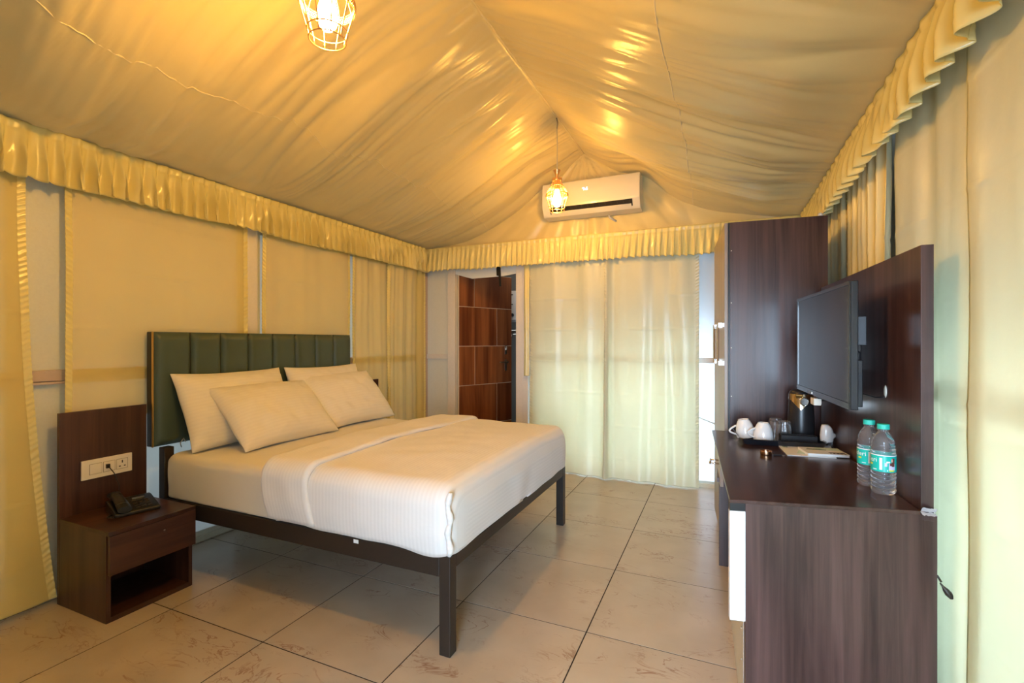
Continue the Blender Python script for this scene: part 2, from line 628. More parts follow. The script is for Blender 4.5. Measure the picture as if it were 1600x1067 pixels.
# ------------------------------------------------------------------ walls
T = 0.05
DX0, DX1, DZ = -2.55, -1.856, 2.06        # bathroom door opening
wl = MB().box(XL - T, XL, YB - T, 0.5, 0, 2.24).box(XL - T, XL, 4.25, YF + T, 0, 2.24).box(XL - T, XL, 1.05, 1.27, 0.06, 1.98).box(XL - T, XL, 2.17, 2.34, 0.06, 1.98)
wl.box(XL - T, XL, 0.5, 4.25, 0, 0.06).box(XL - T, XL, 0.5, 4.25, 1.98, 2.24)
wl = struct(wl.obj('wall_left', 'panel'))
wr = MB().box(XR, XR + T, YB - T, -0.85, 0, 2.24).box(XR, XR + T, 2.32, YF + T, 0, 2.24)
wr.box(XR, XR + T, -0.85, 2.32, 0, 0.06).box(XR, XR + T, -0.85, 2.32, 1.98, 2.24)
wr = struct(wr.obj('wall_right', 'panel'))
wf = struct(MB().box(XL, DX0, YF, YF + T, 0, 2.24).box(DX1, -1.62, YF, YF + T, 0, 2.24).box(0.02, XR, YF, YF + T, 0, 2.24).box(-1.62, 0.02, YF, YF + T, 0, 0.05).box(-1.62, 0.02, YF, YF + T, 1.98, 2.24).box(DX0, DX1, YF, YF + T, DZ, 2.24).obj('wall_far', 'panel'))
wb = struct(MB().box(XL, -0.3, YB - T, YB, 0, 2.24).box(0.5, XR, YB - T, YB, 0, 2.24).box(-0.3, 0.5, YB - T, YB, 2.0, 2.24).obj('wall_near', 'panel'))
# milky translucent window panels
w1 = struct(MB().box(XR, XR + 0.03, -0.85, -0.80, 0.06, 1.98).box(XR, XR + 0.03, 2.27, 2.32, 0.06, 1.98).obj('window_1', 'post'))
for (a, b) in ((-0.80, 0.17), (0.23, 1.25), (1.25, 2.27)):
    for (c, d) in ((0.06, 1.045), (1.10, 1.98)):
        MB().box(XR + 0.012, XR + 0.016, a, b, c, d).obj('pane', 'milky', w1)
w2_ = struct(MB().box(-0.90, -0.86, YF, YF + 0.03, 0.05, 1.98).obj('window_2', 'post'))
for (a, b) in ((-1.62, -0.90), (-0.86, 0.02)):
    for (c, d) in ((0.05, 1.05), (1.10, 1.98)):
        MB().box(a, b, YF + 0.004, YF + 0.008, c, d).obj('pane', 'milky', w2_)
w3_ = struct(MB().box(XL - 0.03, XL, 0.5, 0.55, 0.06, 1.98).box(XL - 0.03, XL, 4.2, 4.25, 0.06, 1.98).obj('window_3', 'post'))
for (a, b) in ((0.55, 1.05), (1.27, 2.17), (2.34, 3.25), (3.25, 4.2)):
    for (c, d) in ((0.06, 1.045), (1.10, 1.98)):
        MB().box(XL - 0.016, XL - 0.012, a, b, c, d).obj('pane', 'milky', w3_)
# posts and chair rails of the wall frames
def trim(mb, mat, n=[0], **k):
    n[0] += 1
    return struct(mb.obj('trim_%d' % n[0], mat, bevel=0.003, **k))
for y in (-0.1, 2.255):
    trim(MB().box(XL, XL + 0.035, y - 0.04, y + 0.04, 0, 2.2), 'post')
for (a, b) in ((YB, -0.14), (-0.06, 2.215), (2.295, YF)):
    trim(MB().box(XL, XL + 0.022, a, b, 1.045, 1.098).box(XL, XL + 0.03, a, b, 1.03, 1.042), 'rail')
for y in (0.2, 2.29):
    trim(MB().box(XR - 0.015, XR, y - 0.03, y + 0.03, 0, 2.2), 'rail')
for (a, b) in ((YB, 0.17), (0.23, 2.26), (2.32, YF)):
    trim(MB().box(XR - 0.010, XR, a, b, 1.045, 1.10), 'rail')
trim(MB().box(XL + 0.0, XL + 0.04, YF - 0.05, YF, 0, 2.2), 'rail')
trim(MB().box(DX0 - 0.09, DX0, YF - 0.03, YF, 0, 2.2), 'post')
trim(MB().box(DX1, DX1 + 0.075, YF - 0.03, YF, 0, 2.2), 'post')
trim(MB().box(DX1 + 0.08, DX1 + 0.135, YF - 0.045, YF, 0, 2.2), 'post')
for (a, b) in ((XL + 0.04, DX0 - 0.09), (DX1 + 0.135, XR)):
    trim(MB().box(a, b, YF - 0.018, YF, 1.05, 1.10), 'post')
bb = struct(MB().box(XL, XL + 0.012, YB, YF, 0, 0.035).obj('baseboard_left', 'panel'))
bb = struct(MB().box(DX1 + 0.135, XR, YF - 0.02, YF, 0, 0.03).obj('baseboard_far', 'cream'))
# corrugated slanted brace in the white gap beside the wardrobe
trim(MB().extrude([(-0.24, 0.62), (-0.24, 0.605), (0.02, 0.51), (0.02, 0.525)], 'y', YF - 0.006, YF + 0.002), 'panel')

# ------------------------------------------------------------------ bathroom beyond the open door
bath = MB()
bath.box(-3.3, -3.25, YF + T, 6.0, 0, 2.5).box(-1.72, -1.67, YF + T, 6.0, 0, 2.5).box(-3.3, -1.67, 5.95, 6.0, 0, 2.5)
struct(bath.obj('wall_bathroom', 'bath'))
struct(MB().box(-3.3, -1.67, YF + T, 6.0, -0.05, 0.0).obj('floor_bathroom', 'bath'))
struct(MB().box(-3.3, -1.67, YF + T, 6.0, 2.5, 2.55).obj('ceiling_bathroom', 'bath'))

# ------------------------------------------------------------------ tent roof
RX = -1.165
HW = 1.785
PROF = [(0, 2.988), (0.15, 2.885), (0.3, 2.80), (0.44, 2.725), (0.52, 2.672), (0.69, 2.572), (0.77, 2.53), (0.945, 2.44), (1.18, 2.345), (1.45, 2.265), (1.7, 2.222), (1.80, 2.21)]
PS = []
for k in range(181):
    x = k * 0.01
    PS.append(sum(interp(PROF, max(0.0, min(1.8, x + q * 0.02))) for q in range(-3, 4)) / 7)
PS[0] = 2.985
DS = 0.96


def roof_base(d):
    d = min(1.799, d)
    k = int(d * 100)
    t = d * 100 - k
    return PS[k] * (1 - t) + PS[k + 1] * t


def roof_z(x, y):
    side = -1 if x < RX else 1
    d = abs(x - RX)
    z = roof_base(d)
    win = min(1, d / 0.35) * min(1, (HW - d) / 0.35)
    win = max(0, win)
    s = 11.0 * side
    # long soft billows running from the ridge to the eave, slightly fanned
    yy = y + 0.30 * d * nz(y * 0.9, s) + 0.10 * sin(d * 2.2)
    big = nz(yy * 1.9, d * 0.45 + s) * 0.07
    mid = nz(yy * 5.5, d * 0.8 + s, 3.3) * 0.022
    m1 = 0.35 + 0.65 * smooth(-0.35, 0.2, nz(y * 1.3, d * 1.2, s + 4))
    cr = (-abs(nz(yy * 4.0, d * 0.6 + s, 9.1)) * 0.05 + 0.01)
    cr2 = -abs(nz(yy * 12.0, d * 0.9 + s, 5.1)) * 0.018 * m1
    z += 1.5 * win * (big + mid + 1.15 * cr + 1.2 * cr2)
    # gathers at the ridge and at the seam
    z += nz(yy * 26, d * 2.2 + s) * 0.014 * exp(-d / 0.32) * min(1, d / 0.04)
    e = abs(d - DS)
    z += nz(yy * 30, d * 5.0 + s, 1.1) * 0.011 * exp(-e / 0.10) + (0.003 * exp(-e / 0.012))
    # cloth resting over the corner of the air conditioner
    z += 0.075 * exp(-((x + 0.60) ** 2) / 0.03) * smooth(3.5, 4.1, y) + 0.03 * exp(-((x + 1.55) ** 2) / 0.03) * smooth(3.7, 4.2, y)
    return z


YG = 4.325
roof = MB()
nu, nv = 181, 560
ds = [HW * (i / (nu // 2)) for i in range(nu // 2 + 1)]
xcol = [RX - d for d in reversed(ds)] + [RX + d for d in ds[1:]]
roof.grid(len(xcol), nv, lambda i, j: (xcol[i], YB + (YG + 0.03 - YB) * j / (nv - 1), roof_z(xcol[i], YB + (YG + 0.03 - YB) * j / (nv - 1))))
ceil = struct(roof.obj('ceiling', 'roof', smooth=True, fix=False))
for side in (-1, 1):
    pts = []
    for k in range(230):
        y = YB + (YG - YB) * k / 229
        d = DS + 0.012 * sin(y * 2.1 + side)
        pts.append((RX + side * d, y, roof_z(RX + side * d, y) + 0.001))
    MB().tube(pts, 0.0035, 5).obj('seam', 'seam', ceil, smooth=True)
pts = [(RX + 0.003 * sin(k * 1.3), YB + (YG - YB) * k / 160, 2.985 + 0.003 * nz(k * 0.3)) for k in range(161)]
MB().tube(pts, 0.009, 6).obj('ridge_seam', 'seam', ceil, smooth=True)

# gable cloth with pleats radiating from the ridge
gab = MB()
def gfn(i, j):
    x = RX - HW + 2 * HW * i / 240
    zt = roof_z(x, YG) + 0.01
    z = 2.19 + (zt - 2.19) * j / 40
    dx, dz = x - RX, 3.0 - z
    an = atan2(dx, dz)
    r = sqrt(dx * dx + dz * dz)
    off = 0.016 * sin(an * 26 + 3 * nz(an * 5)) * exp(-r / 0.35) + 0.028 * nz(an * 9, r * 1.5) + 0.02 * nz(x * 3, z * 4, 4) - 0.03 * abs(nz(an * 5 + r * 2, r * 2.2, 7))
    yv = YG - 0.002 + off * 0.8
    if abs(x + 1.06) < 0.48 and 2.33 < z < 2.72:
        yv = max(yv, 4.304)
    return (x, yv, z)
gab.grid(241, 41, gfn)
tag(gab.obj('gable_cloth', 'roof', smooth=True, fix=False), 'cream tent cloth triangle closing the gable behind the air conditioner', 'tent cloth')

# thin grey lines along the eaves
for n_, x in (('left', XL + 0.06), ('right', XR - 0.085)):
    pts = [(x + 0.004 * nz(k * 0.5), YB + (YF - 0.05 - YB) * k / 60, 2.219 + 0.006 * nz(k * 0.37, 2)) for k in range(61)]
    o = MB().tube(pts, 0.011, 8).obj('eave_line', 'grey', smooth=True)
    tag(o, 'thin grey line along the top of the %s ruffle' % n_, 'pipe', None)


# ------------------------------------------------------------------ ruffled valances
def valance(name, label, a0, a1, place, inward, seed, dens, htop=2.212, h=0.245, amp=0.036):
    """place(a) -> (x, y) on the wall line; inward = unit normal into the room"""
    L = a1 - a0
    n = int(L / 0.0045)
    rows = 26
    ph = [0.0]
    for i in range(1, n + 1):
        a = a0 + L * i / n
        ph.append(ph[-1] + L / n * dens * (1 + 0.55 * nz(a * 9, seed)))
    tx, ty = -inward[1], inward[0]
    def fn(i, j):
        a = a0 + L * i / n
        t = j / (rows - 1)
        p = ph[i] * 2 * pi + 0.9 * nz(a * 6, t * 1.5, seed + 5) * t
        g = smooth(0.0, 0.8, t)
        am = amp * (0.16 + 0.84 * g) * (0.8 + 0.75 * nz(a * 5, seed + 9))
        off = am * (sin(p) + 0.35 * sin(2.1 * p + 1 + 3 * t)) + amp * 1.1 + 0.012 * g
        lat = am * 0.55 * cos(p) * g
        hh = h + 0.016 * nz(a * 2.1, seed + 3) + 0.009 * sin(p + 0.7)
        z = htop - hh * t
        if 0.10 < t < 0.17:
            off -= 0.004
        if t > 0.86:
            off += 0.0025
        x, y = place(a)
        return (x + inward[0] * off + tx * lat, y + inward[1] * off + ty * lat, z)
    mb = MB().grid(n + 1, rows, fn)
    o = mb.obj(name, 'satin', smooth=True, fix=False)
    o.modifiers.new('solid', 'SOLIDIFY').thickness = 0.0015
    return tag(o, label, 'valance')


valance('ruffled_valance', 'cream satin ruffle along the top of the left wall above the headboard', YB + 0.05, YF - 0.13, lambda a: (XL + 0.075, a), (1, 0), 1.0, 15)
valance('ruffled_valance', 'cream satin ruffle across the far wall under the air conditioner', XL + 0.07, XR - 0.09, lambda a: (a, YF - 0.085), (0, -1), 20.0, 18, amp=0.017)
valance('ruffled_valance', 'cream satin ruffle along the top of the right wall above the television', YB + 0.05, YF - 0.13, lambda a: (XR - 0.08, a), (-1, 0), 40.0, 8.5, h=0.235, amp=0.034)


# ------------------------------------------------------------------ curtains
def curtain(label, a0, a1, place, inward, z0, z1, seed, folds=3.0, amp=0.012, mat='sheer', flare=(0, 0), trims=(True, True), base=0.0, extra=None, cell=0.010, wave=1.0, fine=0.25):
    L = a1 - a0
    n = max(12, int(L / cell))
    rows = int((z1 - z0) / 0.0085) + 1
    tx, ty = -inward[1], inward[0]
    sgn = 1 if (tx + ty) > 0 else -1
    def pos(a, z):
        t = (z1 - z) / (z1 - z0)
        u = (a - a0) / L
        aa = a + t ** 2 * (flare[0] * (1 - u) + flare[1] * u)
        p = 2 * pi * folds * (a + 0.05 * nz(a * 2.5, z * 0.4, seed)) + seed
        off = amp * (sin(p) + 0.4 * sin(2.3 * p + 1.0)) * (0.75 + 0.25 * t)
        off += amp * 0.9 * nz(a * 5, z * 0.5, seed + 4) + amp * fine * nz(a * 16, z * 0.9, seed + 8)
        # horizontal fold creases from packing
        # sharp horizontal creases from packing
        for q in range(7):
            zc = z0 + (q + 0.6) * 0.29 + 0.012 * nz(a * 3, q, seed)
            off += 0.0032 * wave * max(0, 0.5 + nz(a * 4, q * 3.3, seed)) * exp(-((z - zc) / 0.009) ** 2)
        off += 0.012 * nz(a * 2.0, z * 1.6, seed + 2) - 0.010 * abs(nz(a * 2.3 + z * 0.8, z * 1.1 - a * 1.2, seed + 12))
        if extra:
            off += extra(aa, z, t) * smooth(2.03, 1.9, z)
        x, y = place(aa)
        return (x + inward[0] * (base + off), y + inward[1] * (base + off), z)
    c = MB().grid(n + 1, rows, lambda i, j: pos(a0 + L * i / n, z1 - (z1 - z0) * j / (rows - 1) + (0.006 * nz(i * 0.1, seed) if j == rows - 1 else 0)))
    o = c.obj('curtain', mat, smooth=True, fix=False)
    o.modifiers.new('solid', 'SOLIDIFY').thickness = 0.001
    tag(o, label, 'curtain')
    for k, on in enumerate(trims):
        if not on:
            continue
        w = 0.028
        r2 = int((z1 - z0) / 0.006)
        def tf(i, j):
            z = z1 - (z1 - z0) * j / (r2 - 1)
            a = (a0 + w * i / 5) if k == 0 else (a1 - w * i / 5)
            p = Vector(pos(a, z))
            q = 0.0022 * sin(z * 230 + i * 0.8 + 4 * nz(z * 14, seed)) * (1 - 0.1 * i)
            return (p.x + inward[0] * (0.003 + q), p.y + inward[1] * (0.003 + q), z)
        MB().grid(6, r2, tf).obj('ruched_edge', 'curtain' if mat == 'curtain' else 'satin', o, smooth=True, fix=False)
    return o


WL = lambda a: (XL + 0.05, a)
WF = lambda a: (a, YF - 0.05)
WR = lambda a: (XR - 0.06, a)
curtain('yellow satin curtain at the left edge of the photo, flaring at its foot', -0.4, 1.095, WL, (1, 0), 0.03, 2.19, 3.0, folds=2.2, amp=0.014, flare=(0, 0.10), mat='sheer',
        trims=(False, True), extra=lambda a, z, t: 0.05 * t ** 3)
curtain('thin cream curtain hanging behind the near nightstand and headboard', 1.235, 2.20, WL, (1, 0), 0.84, 2.19, 5.0, folds=2.0, amp=0.006, base=0.005)
curtain('thin cream curtain behind the middle of the green headboard', 2.31, 3.17, WL, (1, 0), 0.04, 2.19, 7.5, folds=3.0, amp=0.006, base=0.005)
curtain('pale curtain just right of the headboard, left of the gathered fold', 3.185, 3.70, WL, (1, 0), 0.04, 2.19, 9.0, folds=5.0, amp=0.011, base=0.0)
curtain('pale curtain ending next to the bathroom doorway on the left wall', 3.66, 4.27, WL, (1, 0), 0.04, 2.19, 12.0, folds=6.0, amp=0.013, base=0.014, flare=(0, 0.0))
# far wall
curtain('ivory satin curtain on the far wall, left one beside the bathroom doorway', -1.70, -0.93, WF, (0, -1), 0.012, 2.19, 15.0, folds=2.8, amp=0.013, mat='curtain', base=0.012,
        trims=(True, False), extra=lambda a, z, t: 0.035 * exp(-((a + 0.95) / 0.04) ** 2) * (0.6 + t) + 0.035 * t ** 8)
curtain('ivory satin curtain on the far wall, right one beside the wardrobe', -0.965, -0.165, WF, (0, -1), 0.012, 2.19, 19.0, folds=2.6, amp=0.014, mat='curtain', base=0.016,
        trims=(True, True), extra=lambda a, z, t: 0.045 * exp(-((a + 0.945) / 0.03) ** 2) * (0.6 + t) + 0.05 * exp(-((a + 0.45 - 0.03 * t) / 0.045) ** 2) * t ** 2 + 0.04 * t ** 8)
g = curtain('narrow gathered strip of cream cloth hanging on the bathroom door post', DX1 + 0.10, DX1 + 0.155, lambda a: (a, YF - 0.065), (0, -1), 0.9, 2.19, 23.0, folds=14, amp=0.006, mat='satin', trims=(False, False), base=0.0, cell=0.003)
# right wall
curtain('cream curtain strip on the right wall just behind the wardrobe', 3.05, 4.2, WR, (-1, 0), 0.02, 2.19, 27.0, folds=5.0, amp=0.012, mat='drape', trims=(True, False))
curtain('cream curtain on the right wall, left of the brown post line', 2.322, 3.03, WR, (-1, 0), 0.02, 2.19, 31.0, folds=7.0, amp=0.016, mat='drape', trims=(False, False))
curtain('pale curtain with wide folds behind the television panel', 1.60, 2.30, WR, (-1, 0), 0.02, 2.19, 35.0, folds=2.6, amp=0.012, mat='curtain', trims=(False, False))
curtain('broad pale green satin curtain at the right edge of the photo', -0.5, 1.66, WR, (-1, 0), 0.02, 2.19, 38.0, folds=1.9, amp=0.009, mat='curtain', trims=(False, False), base=0.008)

# ------------------------------------------------------------------ bathroom door
A = Vector((DX0 + 0.003, YF + 0.012, 0))
Bv = Vector((-2.25, 5.06, 0))
dl = thing('bathroom_door', 'walnut bathroom door with cream grooves standing ajar', 'door', A, atan2(Bv.y - A.y, Bv.x - A.x))
W = (Bv - A).length
ZT = 1.975
MB().box(0, W, -0.03, -0.002, 0.01, ZT).obj('leaf_core', 'cream', dl)
# rows of veneer panels between the grooves (z of the grooves from the photograph)
gr = 0.006
zs = [0.01, 0.33, 0.766, 1.185, 1.605, ZT]
sp = [0.55, 0.30, 0.70, 0.30, 0.70][::-1]
sp = [0.30, 0.70, 0.28, 0.70, 0.27]
for r in range(5):
    xsplit = W * sp[r]
    for (a, b) in ((0.0, xsplit - gr / 2), (xsplit + gr / 2, W)):
        MB().box(a, b, -0.035, -0.03, zs[r] + gr / 2, zs[r + 1] - gr / 2).obj('door_panel', 'doorw', dl, bevel=0.001, seg=1)
h = MB().lathe([(0.02, 0), (0.02, 0.006), (0.009, 0.008), (0.009, 0.04)], 16)
h.xf(Matrix.Translation((W - 0.09, -0.035, 1.0)) @ Matrix.Rotation(pi / 2, 4, 'X'))
h.tube([(W - 0.09, -0.072, 1.0), (W - 0.12, -0.074, 1.0), (W - 0.21, -0.072, 1.002)], [0.010, 0.009, 0.007], 8)
h.box(W - 0.105, W - 0.075, -0.039, -0.035, 0.90, 1.03)
h.obj('lever_handle', 'steel', dl, smooth=35, label='brushed steel lever handle')
k = MB().lathe([(0.017, 0), (0.017, 0.008), (0.006, 0.010)], 16)
k.xf(Matrix.Translation((W - 0.09, -0.035, 1.17)) @ Matrix.Rotation(pi / 2, 4, 'X'))
k.box(W - 0.104, W - 0.076, -0.040, -0.035, 1.09, 1.19).box(W - 0.093, W - 0.087, -0.058, -0.040, 1.14, 1.18)
k.obj('lock_plate', 'steel', dl)
# white header cloth over the doorway and the black strap
hd = MB()
hd.extrude([(DX0, 2.07), (DX0, 1.94), (-2.36, 1.885), (-2.0, 1.893), (DX1, 1.912), (DX1, 2.07)], 'y', YF - 0.016, YF - 0.002)
tag(hd.obj('door_header', 'paper'), 'white header board above the bathroom doorway', 'header board')
st = MB().extrude([(-2.075, 2.02), (-2.07, 1.90), (-2.048, 1.895), (-2.040, 1.79), (-2.02, 1.79), (-2.024, 1.90), (-2.03, 2.02)], 'y', YF - 0.026, YF - 0.020)
tag(st.obj('strap', 'black'), 'short black strap hanging in front of the bathroom door header', 'strap')
bl_ = bpy.data.lights.new('bathroom_fill', 'POINT')  # unseen fill light, added to brighten the water heater
bl_.energy = 6
bl_.color = (1.0, 0.8, 0.6)
bl_.shadow_soft_size = 0.1
blo = bpy.data.objects.new('bathroom_fill', bl_)
COL.objects.link(blo)
blo.location = (-2.0, 5.2, 2.3)
# water heater glimpsed through the gap
t = thing('water_heater', 'white water heater glimpsed in the gap beside the walnut door', 'water heater', (-2.46, 5.72, 1.48))
MB().lathe([(0.0, -0.0), (0.17, 0.0), (0.2, 0.03), (0.2, 0.36), (0.17, 0.40), (0, 0.42)], 32).obj('tank', 'white', t, smooth=40)
MB().lathe([(0.022, 0), (0.022, 0.012)], 16).xf(Matrix.Translation((0.045, -0.197, 0.09)) @ Matrix.Rotation(pi / 2, 4, 'X')).obj('dial', 'black', t)
MB().box(0.0, 0.05, -0.203, -0.19, 0.345, 0.355).obj('badge', 'black', t)
MB().box(0.03, 0.05, -0.203, -0.19, 0.22, 0.23).obj('indicator', 'black', t)
MB().tube([(0.03, -0.02, 0), (0.03, -0.02, -0.12), (0.05, -0.06, -0.22), (0.05, -0.06, -0.5)], 0.01).tube([(-0.06, -0.02, 0), (-0.06, -0.02, -0.5)], 0.01).obj('pipe', 'chrome', t, smooth=True)
t = thing('mixer_tap', 'chrome shower mixer tap on the dark bathroom wall', 'tap', (-2.52, 5.86, 1.36))
MB().tube([(-0.08, 0, 0), (0.08, 0, 0)], 0.022, 12).tube([(0, 0, 0), (0, -0.11, -0.02), (0, -0.12, -0.07)], 0.012, 10).obj('body', 'chrome', t, smooth=True)
for sx in (-0.07, 0.07):
    MB().lathe([(0.022, 0), (0.024, 0.03), (0.012, 0.045)], 12).xf(Matrix.Translation((sx, -0.02, 0)) @ Matrix.Rotation(pi / 2, 4, 'X')).obj('knob', 'chrome', t, smooth=40)
MB().box(-0.09, 0.09, 0.02, 0.09, -0.03, 0.03).obj('wall_flange', 'chrome', t)

# ------------------------------------------------------------------ air conditioner
ac = thing('air_conditioner', 'white wall-mounted split air conditioner below the tent ridge', 'air conditioner', (-1.062, 4.30, 2.368))
w2 = 0.437
sec = [(0, 0.02), (0, 0.305), (-0.015, 0.315), (-0.13, 0.315), (-0.172, 0.305), (-0.186, 0.285), (-0.194, 0.20), (-0.193, 0.105), (-0.188, 0.078), (-0.150, 0.018), (-0.138, 0.009), (-0.06, 0.002), (-0.02, 0.0)]
MB().extrude(sec, 'x', -w2, w2).obj('body', 'white', ac, bevel=0.004, smooth=30)
# outlet: dark slot in the sloping lower front, with its flap
def slope(t, o):   # point on the sloping face of the lower front
    p = Vector((-0.188, 0.078)).lerp(Vector((-0.150, 0.018)), t)
    nrm = Vector((-0.060, -0.038)).normalized()
    return (p.x + nrm.x * o, p.y + nrm.y * o)
MB().extrude([slope(-0.06, 0.002), slope(0.8, 0.002), slope(0.8, -0.004), slope(-0.06, -0.004)], 'x', -0.365, 0.375).obj('air_outlet', 'black', ac)
MB().extrude([slope(0.45, 0.014), slope(0.70, 0.010), slope(1.0, 0.004), slope(1.0, 0.002), slope(0.48, 0.008)], 'x', -0.355, 0.365).obj('air_flap', 'white', ac, bevel=0.001)
for q in range(14):
    xx = -0.33 + q * 0.052
    MB().extrude([slope(0.03, 0.005), slope(0.40, 0.005), slope(0.40, 0.0022), slope(0.03, 0.0022)], 'x', xx, xx + 0.004).obj('outlet_vane', 'darkmetal', ac)
vs, fs = text_mesh('24', 0.05)
MB().add([(v[0] - 0.06, -0.1935, v[1] + 0.195) for v in vs], fs).obj('lit_display', 'digits', ac, label='glowing white temperature digits', fix=False)
MB().box(w2 - 0.001, w2 + 0.0015, -0.11, -0.103, 0.18, 0.21).obj('side_vent', 'grey', ac)
MB().tube([(0.14, -0.03, 0.004), (0.15, -0.03, -0.02), (0.20, 0.005, -0.05)], 0.009).obj('drain_stub', 'white', ac, smooth=True)


# ------------------------------------------------------------------ pendant lamps
def pendant(label, x, y, z0, ztop, bm):
    """z0 = underside of the cage, local origin there"""
    p = thing('pendant_lamp', label, 'pendant lamp', (x, y, z0), 0, 'caged pendant lamps on the ridge')
    R = [(0.057, 0.0), (0.06, 0.022), (0.084, 0.105), (0.084, 0.128), (0.074, 0.155), (0.050, 0.19), (0.038, 0.215), (0.034, 0.252)]
    def ring(r, z, t=0.0022):
        return MB().tube([(r * cos(2 * pi * i / 32), r * sin(2 * pi * i / 32), z) for i in range(32)], t, 6, closed=True)
    for q in range(10):
        a = 2 * pi * q / 10
        MB().tube([(r * cos(a), r * sin(a), z) for r, z in R], 0.0022, 6).obj('cage_wire', 'copper', p, smooth=True)
    for r, z in ((0.057, 0.0), (0.062, 0.028), (0.050, 0.19)):
        ring(r, z).obj('cage_ring', 'copper', p, smooth=True)
    # woven band around the widest part
    wb_ = MB()
    for q in range(3):
        pts = []
        for i in range(96):
            a = 2 * pi * i / 96
            pts.append((0.0855 * cos(a), 0.0855 * sin(a), 0.117 + 0.0085 * sin(a * 16 + q * 2.1)))
        wb_.tube(pts, 0.0028, 5, closed=True)
    wb_.obj('woven_band', 'copper', p, smooth=True)
    for z in (0.104, 0.130):
        ring(0.085, z).obj('cage_ring', 'copper', p, smooth=True)
    MB().lathe([(0.036, 0.232), (0.038, 0.24), (0.038, 0.252), (0.012, 0.256), (0.010, 0.27), (0.029, 0.315), (0.026, 0.317), (0.004, 0.275)], 24).obj('cap', 'copper', p, smooth=40)
    MB().lathe([(0.018, 0.165), (0.02, 0.17), (0.02, 0.235), (0.012, 0.24)], 20).obj('bulb_holder', 'copper', p, smooth=40)
    bl = [(0.0, 0.030), (0.016, 0.034), (0.028, 0.050), (0.032, 0.072), (0.029, 0.10), (0.022, 0.135), (0.016, 0.163)]
    MB().lathe(bl, 24).obj('bulb', bm, p, smooth=True, label='lit warm bulb')
    H = ztop - z0
    MB().tube([(0, 0, 0.27), (0.002, 0, (0.27 + H) / 2), (0, 0, H - 0.09)], 0.0035, 6).obj('cord', 'cordw', p, smooth=True)
    MB().tube([(0, 0, H - 0.095), (0.004, 0, H - 0.05), (-0.004, 0, H - 0.012)], 0.006, 6).obj('cord_tie', 'grey', p, smooth=True)
    return p


pendant('copper caged pendant lamp hanging in front of the air conditioner', RX, 3.53, 2.25, 2.985, 'bulb0')
pendant('copper caged pendant lamp cut off by the top edge of the photo', RX, 1.171, 2.21, 2.985, 'bulb1')

# ------------------------------------------------------------------ bed frame with headboard
bed = thing('bed_frame', 'dark metal bed frame with green channelled leather headboard', 'bed frame', (-2.0, 2.36, 0))
o0 = Vector((-2.0, 2.36, 0))
def LB(mb):   # shift world coordinates into the bed's own frame
    return mb.xf(Matrix.Translation(-o0))
Y0, Y1 = 1.600, 3.105
XF, XH = -0.965, -2.78
for (x0, x1) in ((XF - 0.05, XF), (-2.80, -2.75)):
    for (y0, y1) in ((Y0, Y0 + 0.05), (Y1 - 0.05, Y1)):
        LB(MB().box(x0, x1, y0, y1, 0, 0.392 if x0 > -2 else 0.66)).obj('leg', 'darkmetal', bed, bevel=0.003)
for (y0, y1) in ((Y0 + 0.001, Y0 + 0.04), (Y1 - 0.04, Y1 - 0.001)):
    LB(MB().box(-2.75, XF - 0.05, y0, y1, 0.307, 0.390)).obj('side_rail', 'darkmetal', bed, bevel=0.003)
LB(MB().box(XF - 0.045, XF - 0.001, Y0 + 0.05, Y1 - 0.05, 0.335, 0.390)).obj('foot_rail', 'darkmetal', bed, bevel=0.003)
LB(MB().box(-2.79, -2.76, Y0 + 0.05, Y1 - 0.05, 0.33, 0.39)).obj('head_rail', 'darkmetal', bed, bevel=0.003)
for q in range(7):
    xx = -2.6 + q * 0.25
    LB(MB().box(xx, xx + 0.04, Y0 + 0.04, Y1 - 0.04, 0.345, 0.375)).obj('cross_bar', 'darkmetal', bed)
LB(MB().box(-2.74, XF - 0.05, Y0 + 0.04, Y1 - 0.04, 0.376, 0.389)).obj('bed_board', 'ply', bed)
hb = LB(MB().box(-2.865, -2.815, 1.575, 3.075, 0.662, 1.288)).obj('headboard', 'darkmetal', bed, bevel=0.004)
cuts = [1.578, 1.776, 1.957, 2.143, 2.328, 2.513, 2.70, 2.884, 3.072]
for a, b in zip(cuts, cuts[1:]):
    c = MB()
    NN = 15
    def cf(i, j):
        u, v = i / (NN - 1) * 2 - 1, j / 29 * 2 - 1
        hgt = 0.028 * (max(0, 1 - abs(u) ** 4.5)) ** 0.5 * (max(0, 1 - abs(v) ** 22)) ** 0.5
        return (-2.815 + hgt + 0.0015 * nz(u * 3 + a * 9, v * 4), a + 0.002 + (b - a - 0.004) * (u + 1) / 2, 0.665 + 0.622 * (v + 1) / 2)
    c.grid(NN, 30, cf)
    LB(c).obj('headboard_channel', 'green', hb, smooth=True)
LB(MB().box(-2.815, -2.805, 1.572, 1.5775, 0.662, 1.288)).obj('gold_piping', 'gold', hb)
for yy in (1.605, 3.05):
    pass
LB(MB().tube([(-2.79, 1.735, 0.665), (-2.775, 1.715, 0.69), (-2.78, 1.70, 0.665), (-2.785, 1.71, 0.64)], 0.003, 5)).obj('tie_loop', 'cordw', hb, smooth=True)


